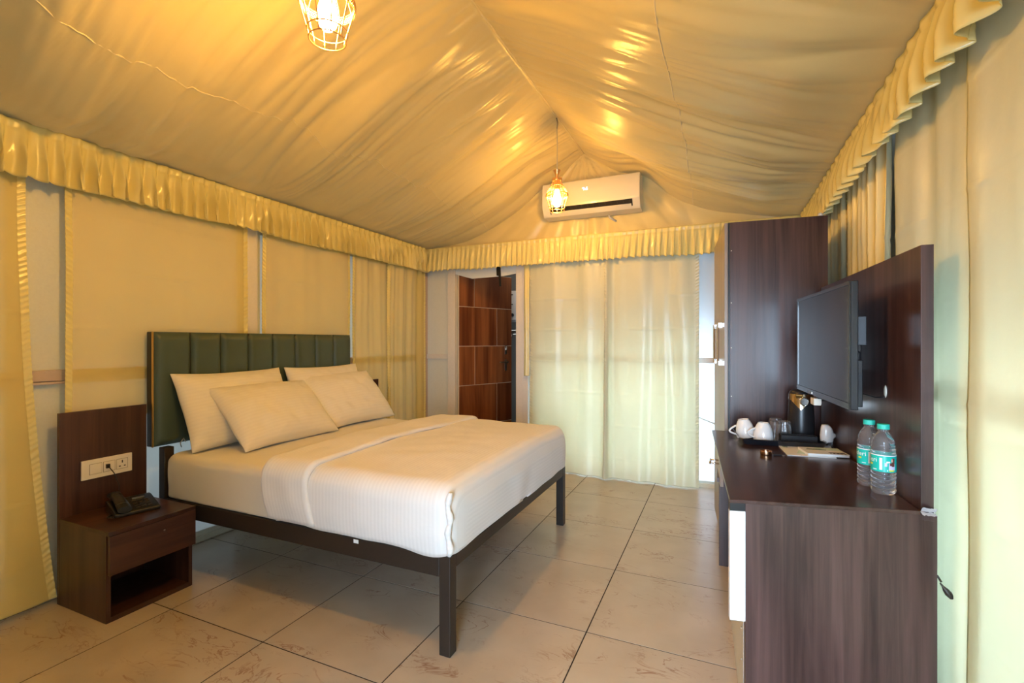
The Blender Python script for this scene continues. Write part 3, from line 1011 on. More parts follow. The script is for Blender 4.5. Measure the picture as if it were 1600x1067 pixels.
# ------------------------------------------------------------------ bedding
def pad(x0, x1, y0, y1, z0, z1, rc, rt, rb, noise_amp, seed, crown=0.0, n=200, tuck=None):
    """closed soft slab with rounded plan corners (rc) and rounded top / bottom edges"""
    rings = []
    for k in range(7):
        a = pi / 2 * k / 6
        rings.append((rb * (1 - sin(a)), z0 + rb * (1 - cos(a))))
    nm = 7
    for k in range(1, nm):
        rings.append((0.0, z0 + rb + (z1 - rt - z0 - rb) * k / nm))
    for k in range(9):
        a = pi / 2 * k / 8
        rings.append((rt * (1 - cos(a)), z1 - rt + rt * sin(a)))
    ins = [rt + (min(x1 - x0, y1 - y0) / 2 - rt) * (k / 26) for k in range(1, 27)]
    for s in ins:
        rings.append((s, z1))
    rings = [(min(x1 - x0, y1 - y0) / 2 * 0.999 * (1 - k / 3.0) + rings[0][0] * (k / 3.0), z0) for k in range(3)] + rings
    def contour(ins_):
        ax0, ax1, ay0, ay1 = x0 + ins_, x1 - ins_, y0 + ins_, y1 - ins_
        r = max(0.001, min(rc - ins_ * 0.6 if rc > ins_ * 0.6 else 0.001, (ax1 - ax0) / 2, (ay1 - ay0) / 2))
        P = []
        per = n // 4
        w, d = ax1 - ax0 - 2 * r, ay1 - ay0 - 2 * r
        na = 8
        def line(p, q, m):
            for i in range(m):
                t = i / m
                P.append((p[0] + (q[0] - p[0]) * t, p[1] + (q[1] - p[1]) * t))
        def arc(cx, cy, a0):
            for i in range(na):
                a = a0 + pi / 2 * i / na
                P.append((cx + r * cos(a), cy + r * sin(a)))
        line((ax0 + r, ay0), (ax1 - r, ay0), per - na)
        arc(ax1 - r, ay0 + r, -pi / 2)
        line((ax1, ay0 + r), (ax1, ay1 - r), per - na)
        arc(ax1 - r, ay1 - r, 0)
        line((ax1 - r, ay1), (ax0 + r, ay1), per - na)
        arc(ax0 + r, ay1 - r, pi / 2)
        line((ax0, ay1 - r), (ax0, ay0 + r), per - na)
        arc(ax0 + r, ay0 + r, pi)
        return P
    mb = MB()
    C = [contour(r[0]) for r in rings]
    m = len(C[0])
    xc, yc = (x0 + x1) / 2, (y0 + y1) / 2
    arc_ = []
    def fn(i, j):
        x, y = C[j][i]
        z = rings[j][1]
        zz = (z - z0) / (z1 - z0)
        nx_, ny_ = (x - xc) / (x1 - x0) * 2, (y - yc) / (y1 - y0) * 2
        q = noise_amp * (nz(x * 3.2, y * 3.2, z * 4 + seed) + 0.5 * nz(x * 9, y * 9, z * 9 + seed))
        if zz > 0.6:
            z += q + crown * (1 - nx_ ** 4) * (1 - ny_ ** 4)
        e = noise_amp * 1.3 * nz(x * 5, y * 5, z * 7 + seed + 3) * min(1, zz * 3)
        if abs(ny_) > 0.9:
            y += e
        if abs(nx_) > 0.9:
            x += e
        return (x, y, z)
    mb.grid(m, len(rings), fn, True)
    mb.f.append(tuple(range(m))[::-1])
    k = (len(rings) - 1) * m
    mb.f.append(tuple(range(k, k + m)))
    arc_ = [v[0] - v[2] * (1 if v[0] > x1 - 0.15 else 0) for v in mb.v]
    return mb, arc_


mb, arc = pad(-2.765, -1.0, 1.602, 3.095, 0.392, 0.628, 0.06, 0.05, 0.015, 0.004, 2.0)
tag(mb.obj('mattress', 'sheet', smooth=True, att=arc), 'thick mattress in a fitted white sheet on the metal frame', 'mattress')


def loaf(name, label, xa, xb, zt, yn, yf, zbot, seed, rc=0.075, ends='foot', amp=0.006, mat='duvet', parent=None, hemfn=None, ex=0.0):
    """quilt draped over the mattress: sections across the bed, from hem to hem"""
    ns = 120
    nx = int((xb - xa) / 0.012)
    secs = []
    for k in range(nx + 1):
        secs.append(('x', xa + (xb - xa) * k / nx, 1.0))
    if ends == 'foot':
        # round the far end over
        secs = [s for s in secs if s[1] < xb - rc]
        for k in range(9):
            a = pi / 2 * k / 8
            secs.append(('r', xb - rc + rc * sin(a), rc * (1 - cos(a))))
        for k in range(1, 12):
            secs.append(('c', xb, 1 - k / 11.5))
    def section(yn_, yf_, zt_, zb_, r, N_):
        P = []
        h1 = zt_ - r - zb_
        w = yf_ - yn_ - 2 * r
        Ls = [h1, pi * r / 2, w, pi * r / 2, h1]
        tot = sum(Ls)
        for i in range(N_):
            s = tot * i / (N_ - 1)
            if s <= h1:
                P.append((yn_, zb_ + s, s, (-1, 0)))
            elif s <= h1 + Ls[1]:
                a = (s - h1) / r
                P.append((yn_ + r - r * cos(a), zt_ - r + r * sin(a), s, (-cos(a), sin(a))))
            elif s <= h1 + Ls[1] + w:
                P.append((yn_ + r + s - h1 - Ls[1], zt_, s, (0, 1)))
            elif s <= tot - h1:
                a = (s - h1 - Ls[1] - w) / r
                P.append((yf_ - r + r * sin(a), zt_ - r + r * cos(a), s, (sin(a), cos(a))))
            else:
                P.append((yf_, zb_ + tot - s, s, (1, 0)))
        return P, tot
    mb = MB()
    arc_ = []
    rows = []
    for kind, x, q in secs:
        inset = q if kind == 'r' else (rc if kind == 'c' else 0)
        if ends == 'fold':
            t = min(x - xa, xb - x)
            inset = max(0, 0.018 - sqrt(max(0, 0.018 ** 2 - max(0, 0.018 - t) ** 2)))
        P, tot = section(yn + inset * 0.75, yf - inset * 0.75, zt - inset, zbot, 0.085, ns)
        row = []
        for i, (y, z, s, nn) in enumerate(P):
            xx = x
            up = smooth(0.0, 0.12, min(s, tot - s))
            nval = amp * (nz(x * 3.5, s * 3.0, seed) + 0.45 * nz(x * 11, s * 8, seed + 2))
            y += nn[0] * nval
            z += nn[1] * nval * 1.4
            if abs(nn[1]) > 0.5 and kind != 'c':
                z += 0.016 * exp(-((y - 2.35) / 0.6) ** 4)
            if kind == 'c':
                ym, zm = (yn + yf) / 2, zbot + 0.0
                y = ym + (y - ym) * (1 - (1 - q) * 0.999)
                z = zm + (z - zm) * (1 - (1 - q) * 0.999)
                xx += 0.014 * sin(pi * min(1, (z - zbot) / 0.28)) + 0.008 * nz(y * 6, z * 6, seed + 7)
            elif s < 0.10 or tot - s < 0.10:
                # soft uneven hem tucked over the rail
                e = 1 - min(s, tot - s) / 0.10
                z += e * 0.022 * nz(x * 4.2, seed + (0 if s < 1 else 9)) - e * 0.0
                y += (-1 if s > 1 else 1) * e * e * 0.012
            if hemfn:
                xx += hemfn(s, tot, x)
            row.append((xx, y, z))
            arc_.append(x - (q * 0.9 if kind == 'r' else 0) - ((rc * 0.6 + (z * -1)) if kind == 'c' else 0) + ex)
        rows.append(row)
    mb.grid(ns, len(rows), lambda i, j: rows[j][i])
    o = mb.obj(name, mat, parent, smooth=True, att=arc_, fix=False, label=None)
    sd = o.modifiers.new('solid', 'SOLIDIFY')
    sd.thickness = 0.014
    sd.offset = 1 if parent is None else 1
    return o


lean = lambda s, tot, x: 0.05 * (smooth(0, tot, s) - 0.5) + 0.028 * nz(s * 3.0, 4.4) + 0.05 * exp(-(s / 0.12) ** 2) * 1.0
dv = loaf('duvet', '', -1.90, -0.955, 0.668, 1.578, 3.125, 0.398, 6.0)
tag(dv, 'white satin-striped duvet covering the foot half of the bed', 'duvet')
fold = loaf('folded_band', None, -1.955, -1.665, 0.688, 1.562, 3.14, 0.412, 11.0, ends='fold', parent=dv, hemfn=lean, amp=0.008)
# corner tuck crease: a soft vertical roll at the near foot corner
cr = MB()
pts = [(-0.962 + 0.006 * sin(k), 1.588 + 0.003 * nz(k * 0.8), 0.405 + 0.245 * k / 14) for k in range(15)]
cr.tube(pts, [0.008 + 0.007 * abs(sin(k * 0.9)) for k in range(15)], 8)
cr.obj('corner_tuck', 'duvet', dv, smooth=True, att=[v[2] for v in cr.v])
tg = MB().box(-1.42, -1.395, 1.572, 1.574, 0.385, 0.400)
tg.obj('care_label', 'paper', dv)


def pillow(label, c, lean_, yaw, w=0.68, h=0.43, th=0.15, seed=0.0, roll=0.0):
    """local: u along the width (y), v up the pillow; lean_ = angle above horizontal"""
    N1, N2 = 53, 37
    def surf(sgn):
        def fn(i, j):
            u, v = i / (N1 - 1) * 2 - 1, j / (N2 - 1) * 2 - 1
            # corners drawn out, sides pulled in
            x = u * w / 2 * (1 - 0.045 * (1 - v * v) * abs(u) ** 3)
            y = v * h / 2 * (1 - 0.06 * (1 - u * u) * abs(v) ** 3)
            f = (max(0, 1 - abs(u) ** 2.6) * max(0, 1 - abs(v) ** 2.6)) ** 0.55
            edge = min(1 - abs(u), 1 - abs(v))
            z = sgn * (th / 2 * f + 0.003)
            z += sgn * f * 0.012 * nz(u * 2.2 + seed, v * 2.2, sgn) + sgn * 0.006 * nz(u * 6 + seed, v * 6, sgn) * min(1, edge * 6)
            # creases near corners
            z += sgn * 0.005 * sin((abs(u) - abs(v)) * 26 + seed) * exp(-((1 - abs(u)) + (1 - abs(v))) / 0.4) * min(1, edge * 8)
            z += 0.010 * nz(u * 1.3 + seed, v * 1.3, 8)
            return (x, y, z)
        return fn
    mb = MB().grid(N1, N2, surf(1))
    arcs = [v[1] for v in mb.v]
    mb.grid(N1, N2, surf(-1))
    arcs = [v[1] for v in mb.v]
    # stitch rims
    o2 = N1 * N2
    rim = [i for i in range(N1)] + [j * N1 + N1 - 1 for j in range(1, N2)] + [(N2 - 1) * N1 + i for i in range(N1 - 2, -1, -1)] + [j * N1 for j in range(N2 - 2, 0, -1)]
    for a, b in zip(rim, rim[1:] + rim[:1]):
        mb.f.append((a, b, b + o2, a + o2))
    # local x -> world y (along headboard), local y -> up-lean direction, local z -> normal
    cl, sl = cos(lean_), sin(lean_)
    mt = Matrix(((0, -cl, sl, 0), (1, 0, 0, 0), (0, sl, cl, 0), (0, 0, 0, 1)))
    mb.xf(Matrix.Rotation(yaw, 4, 'Z') @ mt @ Matrix.Rotation(roll, 4, 'Z'))
    ob = mb.obj('pillow', 'pillow', smooth=True, att=arcs)
    ob.location = c
    return tag(ob, label, 'pillow', 'white pillows against the headboard')


pillow('white pillow standing against the headboard at its left end', (-2.685, 1.995, 0.845), radians(66), 0.0, seed=1.0, h=0.46, w=0.70, th=0.17)
pillow('white pillow standing against the headboard behind the right front pillow', (-2.675, 2.72, 0.845), radians(68), -0.02, seed=4.0, h=0.45, w=0.69, th=0.17)
pillow('white pillow leaning in front of the left back pillow', (-2.525, 2.13, 0.80), radians(46), 0.02, seed=7.0, th=0.18, w=0.70, h=0.46, roll=0.0)
pillow('white pillow leaning in front, on the side near the bathroom door', (-2.565, 2.79, 0.815), radians(50), -0.02, seed=11.0, w=0.70, h=0.46, th=0.18, roll=0.0)


# ------------------------------------------------------------------ nightstands
def nightstand(label, y0, y1, group):
    n = thing('nightstand', label, 'nightstand', (-2.64, (y0 + y1) / 2, 0), 0, group)
    hw = (y1 - y0) / 2
    x0, x1 = -0.195, 0.185          # back, front
    MB().box(x0, x1, -hw, -hw + 0.018, 0, 0.386).obj('side_panel', 'woodn', n, bevel=0.001)
    MB().box(x0, x1, hw - 0.018, hw, 0, 0.386).obj('side_panel', 'woodn', n, bevel=0.001)
    MB().box(x0, x1, -hw + 0.018, hw - 0.018, 0.0, 0.022).obj('bottom_board', 'woodny', n)
    MB().box(x0, x0 + 0.012, -hw + 0.018, hw - 0.018, 0.022, 0.386).obj('back_board', 'woodn', n)
    MB().box(x0 + 0.012, x1 - 0.02, -hw + 0.018, hw - 0.018, 0.205, 0.22).obj('shelf', 'woodny', n)
    MB().box(x0, x1 + 0.022, -hw - 0.001, hw + 0.003, 0.386, 0.404).obj('top_board', 'woodny', n, bevel=0.001)
    d = MB().box(x1 + 0.004, x1 + 0.022, -hw + 0.004, hw + 0.003, 0.212, 0.384).obj('drawer_front', 'woodny', n, bevel=0.001)
    MB().lathe([(0.004, 0), (0.004, 0.002)], 12).xf(Matrix.Translation((x1 + 0.022, 0.04, 0.335)) @ Matrix.Rotation(pi / 2, 4, 'Y')).obj('drawer_lock', 'steel', d)
    MB().box(x0 - 0.022, x0 - 0.001, -hw, hw, 0.0, 0.897).obj('back_panel', 'woodn', n, bevel=0.001)
    return n


nightstand('dark wood nightstand left of the bed, carrying the black telephone', 1.190, 1.560, 'nightstands beside the bed')
nightstand('dark wood nightstand mostly hidden behind the far side of the bed', 3.165, 3.46, 'nightstands beside the bed')

sw = thing('switch_plate', 'ivory switch and socket plate on the nightstand back panel', 'switch plate', (-2.8355, 1.378, 0.607))
MB().box(0, 0.009, -0.108, 0.108, -0.047, 0.047).obj('frame', 'ivory', sw, bevel=0.002)
for k, yc in enumerate((-0.052, 0.006, 0.062)):
    wv = 0.024
    MB().box(0.0088, 0.0095, yc - wv - 0.002, yc + wv + 0.002, -0.026, 0.026).obj('module_gap', 'grey', sw)
    md = MB().box(0.009, 0.013 if k == 0 else 0.011, yc - wv, yc + wv, -0.024, 0.024).obj('rocker_switch' if k == 0 else 'socket', 'ivory', sw, bevel=0.001)
    if k == 1:
        MB().box(0.011, 0.020, yc - 0.016, yc - 0.001, -0.008, 0.012).obj('plug', 'black', md)
        MB().tube([(0.02, yc - 0.008, 0), (0.05, yc, -0.03), (0.055, yc + 0.02, -0.10), (0.05, yc + 0.02, -0.185)], 0.0022, 6).obj('telephone_wire', 'black', md, smooth=True)
    if k == 2:
        MB().box(0.0105, 0.0115, yc - 0.0025, yc + 0.0025, 0.004, 0.018).box(0.0105, 0.0115, yc - 0.015, yc - 0.007, -0.014, -0.009).box(0.0105, 0.0115, yc + 0.007, yc + 0.015, -0.014, -0.009).obj('socket_hole', 'black', md)

ph = thing('telephone', 'black corded desk telephone on the nightstand', 'telephone', (-2.655, 1.395, 0.4045), radians(-14))
MB().extrude([(-0.085, 0.0), (0.085, 0.0), (0.085, 0.018), (-0.06, 0.05), (-0.085, 0.05)], 'y', -0.085, 0.095).obj('base', 'black', ph, bevel=0.006, seg=3)
hs = MB()
hs.grid(12, 23, lambda i, j: (0.088 - 0.19 * j / 22, -0.048 + (0.024 + 0.004 * abs(j - 11) / 11) * cos(2 * pi * i / 12),
        0.034 + 0.034 * (j / 22) + 0.010 * (1 - ((j - 11) / 11) ** 2) + (0.009 + 0.007 * (abs(j - 11) > 6)) * sin(2 * pi * i / 12)), True)
hs.f.append(tuple(range(12))[::-1])
hs.f.append(tuple(range(22 * 12, 23 * 12)))
hs.obj('handset', 'black', ph, smooth=50)
for r in range(4):
    for c in range(3):
        xx, yy = 0.055 - r * 0.022, 0.01 + c * 0.024
        zz = 0.018 + (0.085 - xx) / 0.145 * 0.032
        MB().box(xx - 0.007, xx + 0.007, yy - 0.009, yy + 0.009, zz - 0.003, zz + 0.004).obj('key', 'darkmetal', ph, bevel=0.001)
MB().box(-0.05, -0.035, 0.01, 0.06, 0.044, 0.050).obj('display', 'steel', ph)
MB().tube([(0.10 + 0.006 * cos(k * 1.5) - 0.0011 * k, -0.085 - 0.022 * sin(k / 60 * pi) + 0.004 * sin(k * 1.5), 0.008 + 0.002) for k in range(60)], 0.0022, 5).obj('coiled_cord', 'black', ph, smooth=True)

# ------------------------------------------------------------------ wardrobe
wa = thing('wardrobe', 'tall dark wood wardrobe in the right far corner beside the desk', 'wardrobe', (0.028, 2.915, 0), radians(4.6))
WW, WD, WH = 0.49, 0.75, 1.898
MB().box(0.02, WW, 0, 0.018, 0, WH).obj('side_panel', 'wood', wa, bevel=0.001)
MB().box(0.02, WW, WD - 0.018, WD, 0, WH).obj('side_panel', 'wood', wa, bevel=0.001)
MB().box(0.02, WW, 0.018, WD - 0.018, WH - 0.018, WH).obj('top_board', 'woody', wa)
MB().box(0.02, WW, 0.018, WD - 0.018, 0.05, 0.068).obj('bottom_board', 'woody', wa)
MB().box(WW - 0.008, WW, 0.018, WD - 0.018, 0, WH - 0.018).obj('back_board', 'wood', wa)
MB().box(0.012, 0.0195, 0.0005, WD, 0.0, WH).obj('shaded_gap', 'black', wa)  # black filler, stands in for the shade in the gap behind the doors
for k in range(2):
    a, b = k * WD / 2 + 0.002, (k + 1) * WD / 2 - 0.002
    d = MB().box(-0.008, 0.010, a, b, 0.06, WH - 0.002).obj('door', 'taupe', wa, bevel=0.001)
    yy = b - 0.03 if k == 0 else a + 0.03
    if k == 0:
        yy = 0.10
    hh = MB()
    for z in (1.11, 1.33):
        hh.box(-0.034, -0.008, yy - 0.008, yy + 0.008, z - 0.014, z + 0.014)
    hh.tube([(-0.034, yy, 1.10), (-0.034, yy, 1.34)], 0.006, 8)
    hh.obj('handle', 'chrome', d, bevel=0.001)
for z in (0.69, 0.93, 1.20, 1.45, 1.74):
    MB().lathe([(0.003, 0), (0.003, 0.001)], 8).xf(Matrix.Translation((0.027, 0, z)) @ Matrix.Rotation(pi / 2, 4, 'X')).obj('screw_cap', 'cream', wa)
tw = MB()
tw.lathe([(0.0, 0), (0.011, 0.003), (0.013, 0.012), (0.006, 0.02), (0, 0.021)], 10, (0.46, 0.02, WH))
tag(tw.xf(Matrix.Translation((0.028, 2.915, 0)) @ Matrix.Rotation(radians(4.6), 4, 'Z')).obj('rope_knot', 'cordw', smooth=True), 'small beige rope knot on top of the wardrobe corner', 'rope knot')

# ------------------------------------------------------------------ desk
A2, B2, C2, D2 = Vector((0.025, 1.608)), Vector((-0.044, 2.80)), Vector((0.556, 1.722)), Vector((0.50, 2.885))
dk = thing('desk', 'dark wood desk with tall back panel along the right wall', 'desk', (0.28, 2.2, 0))
q0 = Vector((0.28, 2.2, 0))
def LD(mb):
    return mb.xf(Matrix.Translation(-q0))
def lerp2(a, b, t):
    return (a.x + (b.x - a.x) * t, a.y + (b.y - a.y) * t)
nrm = Vector((0.02, 0.1)).normalized()
LD(MB().prism([A2, (C2.x - 0.032, C2.y - 0.007), (D2.x - 0.032, D2.y), (B2.x, B2.y + 0.03)], 0.739, 0.75)).obj('desk_top', 'woody', dk, bevel=0.0015)
# near end panel
pA, pC = Vector((0.070, 1.626)), Vector((0.566, 1.728))
LD(MB().prism([pA, pC, (pC.x - 0.004, pC.y + 0.02), (pA.x - 0.004, pA.y + 0.02)], 0, 0.7385)).obj('end_panel', 'wood', dk, bevel=0.001)
# far end panel, seen under the desk top
LD(MB().prism([(-0.008, 2.862), (0.46, 2.872), (0.46, 2.89), (-0.008, 2.88)], 0, 0.7385)).obj('end_panel', 'wood', dk, bevel=0.001)
# back panel
bp_ = LD(MB().prism([(C2.x - 0.03, C2.y - 0.002), (C2.x, C2.y + 0.0), (D2.x + 0.005, D2.y), (D2.x - 0.025, D2.y)], 0.7225, 1.512)).obj('back_panel', 'wood', dk, bevel=0.001)
LD(MB().prism([(0.525, 1.75), (0.54, 1.75), (0.50, 2.86), (0.485, 2.86)], 0.03, 0.721)).obj('modesty_board', 'wood', dk)
# white cabinet front seen at a grazing angle, its white block and the grey plinth with screws
LD(MB().prism([(0.0655, 1.655), (0.0765, 1.655), (0.053, 2.35), (0.042, 2.35)], 0.37, 0.7215)).obj('cabinet_front', 'whiteboard', dk)
pl_ = LD(MB().prism([(0.0655, 1.655), (0.0765, 1.655), (0.053, 2.35), (0.042, 2.35)], 0.0, 0.367)).obj('plinth_board', 'panel', dk)
for z in (0.31, 0.21):
    LD(MB().box(0.060, 0.0665, 1.70, 1.705, z, z + 0.005)).obj('screw', 'grey', dk)
LD(MB().prism([(0.0265, 1.616), (0.0695, 1.6255), (0.0655, 1.645), (0.0225, 1.636)], 0.376, 0.7125)).obj('white_edge_block', 'whiteboard', dk, label='white board end under the desk corner')
LD(MB().prism([(0.0265, 1.618), (0.0695, 1.6275), (0.0655, 1.645), (0.0225, 1.636)], 0.713, 0.7385)).obj('top_batten', 'black', dk)
# drawer with handle towards the far end
dr = LD(MB().prism([(-0.002, 2.36), (0.012, 2.36), (-0.016, 2.86), (-0.030, 2.86)], 0.575, 0.720)).obj('drawer', 'taupe', dk, bevel=0.001)
hh = MB()
for y in (2.36 + 0.06, 2.36 + 0.13):
    hh.tube([(-0.006, y, 0.665), (-0.045, y, 0.665)], 0.004, 8)
hh.tube([(-0.045, 2.41, 0.665), (-0.045, 2.50, 0.665)], 0.005, 8)
LD(hh).obj('handle', 'chrome', dr, smooth=True)
LD(MB().box(-0.016, 0.30, 2.42, 2.84, 0.58, 0.60).box(0.29, 0.30, 2.42, 2.84, 0.60, 0.7215)).obj('drawer_box', 'wood', dr)
# scratches and the small white cable outlet in the back panel
LD(MB().lathe([(0.0, 0), (0.014, 0.001), (0.016, 0.003), (0.010, 0.006), (0, 0.007)], 14).xf(Matrix.Translation((0.517, 1.995, 1.065)) @ Matrix.Rotation(-pi / 2, 4, 'Y') @ Matrix.Diagonal((1.4, 0.9, 1, 1)))).obj('cable_outlet', 'ivory', bp_, smooth=True)
LD(MB().tube([(0.51, 1.995, 1.045), (0.495, 2.03, 1.04), (0.47, 2.10, 1.045)], 0.0025, 6)).obj('cable', 'black', bp_, smooth=True)
# torn white edging at the near rear corner
tr = MB()
for k in range(2):
    P = []
    zb = 0.7515 + 0.001 if k else 0.742
    tr.grid(9, 5, lambda i, j: (0.522 + 0.0042 * i + 0.003 * nz(i * 0.9, j, k), 1.712 - 0.002 - 0.004 * j + 0.004 * nz(i, j * 0.8, k + 5), 0.7505 + 0.0005 + (0.0035 * j * (1 if k else -0.3)) + 0.005 * abs(nz(i * 0.8, j * 0.9, k + 2)) * (1 if k else -1)))
LD(tr).obj('torn_edging', 'foil', dk, label='torn white edging at the desk corner', fix=False)

# dark tassel between desk and curtain
tg = MB().lathe([(0.0, -0.03), (0.006, -0.026), (0.009, -0.012), (0.007, 0.0), (0.003, 0.01), (0.002, 0.02), (0, 0.021)], 10)
tg.xf(Matrix.Translation((0.589, 1.745, 0.525)) @ Matrix.Rotation(radians(-35), 4, 'Y'))
tg.tube([(0.58, 1.745, 0.545), (0.572, 1.748, 0.56), (0.566, 1.752, 0.556)], 0.003, 6)
tag(tg.obj('curtain_hook', 'darkmetal', smooth=True), 'small dark hook poking out behind the desk against the curtain', 'hook')

# ------------------------------------------------------------------ television
N2v, F2v = Vector((0.402, 1.923)), Vector((0.347, 2.685))
ang = atan2(F2v.x - N2v.x, F2v.y - N2v.y)
tv = thing('television', 'flat black television mounted on the desk back panel', 'television', ((N2v.x + F2v.x) / 2, (N2v.y + F2v.y) / 2, 1.222), -ang)
# local: y along the screen, -x = towards the room
hl = 0.38
bd = MB().box(0, 0.022, -hl, hl, -0.218, 0.218).obj('casing', 'black', tv, bevel=0.003)
for nm, b_ in (('bezel', (-hl, hl, 0.205, 0.218)), ('bezel', (-hl, hl, -0.218, -0.196)), ('bezel', (-hl, -hl + 0.011, -0.196, 0.205)), ('bezel', (hl - 0.011, hl, -0.196, 0.205))):
    MB().box(-0.006, 0.0, b_[0], b_[1], b_[2], b_[3]).obj(nm, 'blackgloss', tv, bevel=0.001)
MB().box(-0.0025, -0.0002, -hl + 0.0112, hl - 0.0112, -0.1955, 0.2045).obj('screen', 'screen', tv)
MB().box(0.0225, 0.055, -0.30, 0.30, -0.205, -0.02).obj('rear_housing', 'black', tv, bevel=0.008)
MB().box(0.0225, 0.042, -0.355, -0.30, -0.21, -0.05).obj('speaker_housing', 'black', tv, bevel=0.003)
MB().box(0.0555, 0.125, -0.06, 0.06, -0.10, 0.08).obj('wall_bracket', 'darkmetal', tv, bevel=0.002)
MB().box(0.0225, 0.06, -0.33, -0.305, 0.0, 0.10).obj('side_port', 'blackgloss', tv, bevel=0.002)
MB().box(-0.0075, -0.006, 0.10, 0.16, -0.213, -0.205).obj('badge', 'steel', tv)
MB().box(-0.002, 0.012, 0.02, 0.05, -0.226, -0.2185).obj('remote_sensor', 'black', tv)
t = MB().box(0.0, 0.028, 0.095, 0.15, -0.262, -0.232)
tb = t.box(0.0282, 0.032, 0.105, 0.14, -0.258, -0.236).xf(tv.matrix_basis.copy() if False else Matrix.Translation(tv.location) @ Matrix.Rotation(-ang, 4, 'Z'))
tag(tb.obj('receiver_box', 'ivory', bevel=0.002), 'small pale receiver box just under the television edge', 'receiver box')
# the box's own short bracket to the panel
tag(MB().tube([(0.395, 2.42, 0.98), (0.46, 2.43, 0.985), (0.498, 2.435, 0.985)], 0.004, 6).obj('bracket_wire', 'darkmetal', smooth=True), 'thin dark wire carrying the pale box below the television', 'wire')

# ------------------------------------------------------------------ things on the desk
ZD = 0.7505
tray = thing('serving_tray', 'glossy black rectangular serving tray at the far end of the desk', 'tray', (0.250, 2.665, ZD), radians(6))
tr = MB()
n_ = 48
def rr(i, hx, hy, r):
    P = []
    for (cx, cy, a0) in ((hx - r, -hy + r, -pi / 2), (hx - r, hy - r, 0), (-hx + r, hy - r, pi / 2), (-hx + r, -hy + r, pi)):
        for k in range(12):
            a = a0 + pi / 2 * k / 11
            P.append((cx + r * cos(a), cy + r * sin(a)))
    return P[i]
prof = [(0.0, 0.0), (0.006, 0.008), (0.014, 0.024), (0.018, 0.026), (0.014, 0.0275), (0.006, 0.022), (-0.004, 0.006), (-0.02, 0.004)]
tr.grid(48, len(prof), lambda i, j: (*rr(i, 0.165 + prof[j][0], 0.15 + prof[j][0], 0.02 + max(0, prof[j][0])), prof[j][1]), True)
tr.f.append(tuple(range(48))[::-1])
tr.f.append(tuple(range((len(prof) - 1) * 48, len(prof) * 48)))
tr.obj('tray_body', 'blackgloss', tray, smooth=30)
TL = ZD + 0.0045


def cup(label, x, y, z, az, tilt=0.0, tdir=0.0):
    c = thing('cup', label, 'cup', (x, y, z), 0, 'white porcelain cups on the tray')
    c.rotation_euler = (tilt * cos(tdir), tilt * sin(tdir), az)
    # upside down: mouth on the tray
    out = [(0.044, 0.0), (0.0445, 0.012), (0.0425, 0.035), (0.037, 0.060), (0.029, 0.078), (0.025, 0.083), (0.025, 0.087), (0.022, 0.087), (0.021, 0.083), (0.0, 0.083)]
    inn = [(0.0415, 0.0), (0.042, 0.012), (0.040, 0.034), (0.034, 0.058), (0.025, 0.075), (0.0, 0.079)]
    b = MB().lathe(inn[::-1] + out, 40, cap=False)
    b.obj('bowl', 'porcelain', c, smooth=40)
    pts = [(0.0425 - 0.004 + 0.034 * sin(pi * k / 12), 0, 0.014 + 0.046 * k / 12) for k in range(13)]
    MB().tube(pts, 0.0045, 8).obj('handle', 'porcelain', c, smooth=True)
    return c


cup('white upside-down cup at the front of the tray', 0.190, 2.605, TL, radians(200))
cup('white upside-down cup tilted on the tray rim, its handle at left', 0.118, 2.665, TL + 0.003, radians(190), radians(9), radians(90))

sachets = MB()
for k in range(3):
    x0 = 0.085 + 0.014 * k
    sachets.box(x0, x0 + 0.010, 2.742, 2.772, TL, TL + 0.072 - 0.006 * k)
tag(sachets.obj('tea_sachets', 'purple', bevel=0.003), 'purple tea sachets standing behind the cups', 'sachets')


def tumbler(label, x, y):
    z = TL
    c = thing('glass_tumbler', label, 'glass', (x, y, z), 0, 'upside-down fluted glasses')
    c.scale = (1.12, 1.12, 1.22)
    n = 48
    prof_o = [(0.031, 0.0), (0.0305, 0.02), (0.029, 0.045), (0.0265, 0.066), (0.025, 0.072), (0.0, 0.072)]
    prof_i = [(0.0, 0.062), (0.0225, 0.060), (0.026, 0.043), (0.028, 0.02), (0.029, 0.0)]
    P = prof_i + prof_o
    b = MB().grid(n, len(P), lambda i, j: (P[j][0] * (1 + (0.05 * cos(i / n * 2 * pi * 10) if 5 < j < 9 else 0)) * cos(2 * pi * i / n), P[j][0] * (1 + (0.05 * cos(i / n * 2 * pi * 10) if 5 < j < 9 else 0)) * sin(2 * pi * i / n), P[j][1]), True)
    b.obj('glass_wall', 'glass', c, smooth=60)
    return c


tumbler('clear fluted glass upside down on the tray, beside the kettle', 0.285, 2.69)
tumbler('clear fluted glass upside down on the tray, nearer the wardrobe', 0.258, 2.765)

cd = thing('sachet_caddy', 'low black open box on the tray in front of the kettle', 'caddy', (0.335, 2.605, TL), radians(6))
MB().box(-0.075, 0.075, -0.025, -0.021, 0, 0.038).box(-0.075, 0.075, 0.021, 0.025, 0, 0.038).box(-0.075, -0.071, -0.021, 0.021, 0, 0.038).box(0.071, 0.075, -0.021, 0.021, 0, 0.038).box(-0.071, 0.071, -0.021, 0.021, 0, 0.004).obj('caddy_wall', 'black', cd, bevel=0.001)
MB().box(-0.002, 0.002, -0.021, 0.021, 0.004, 0.034).obj('divider', 'black', cd)

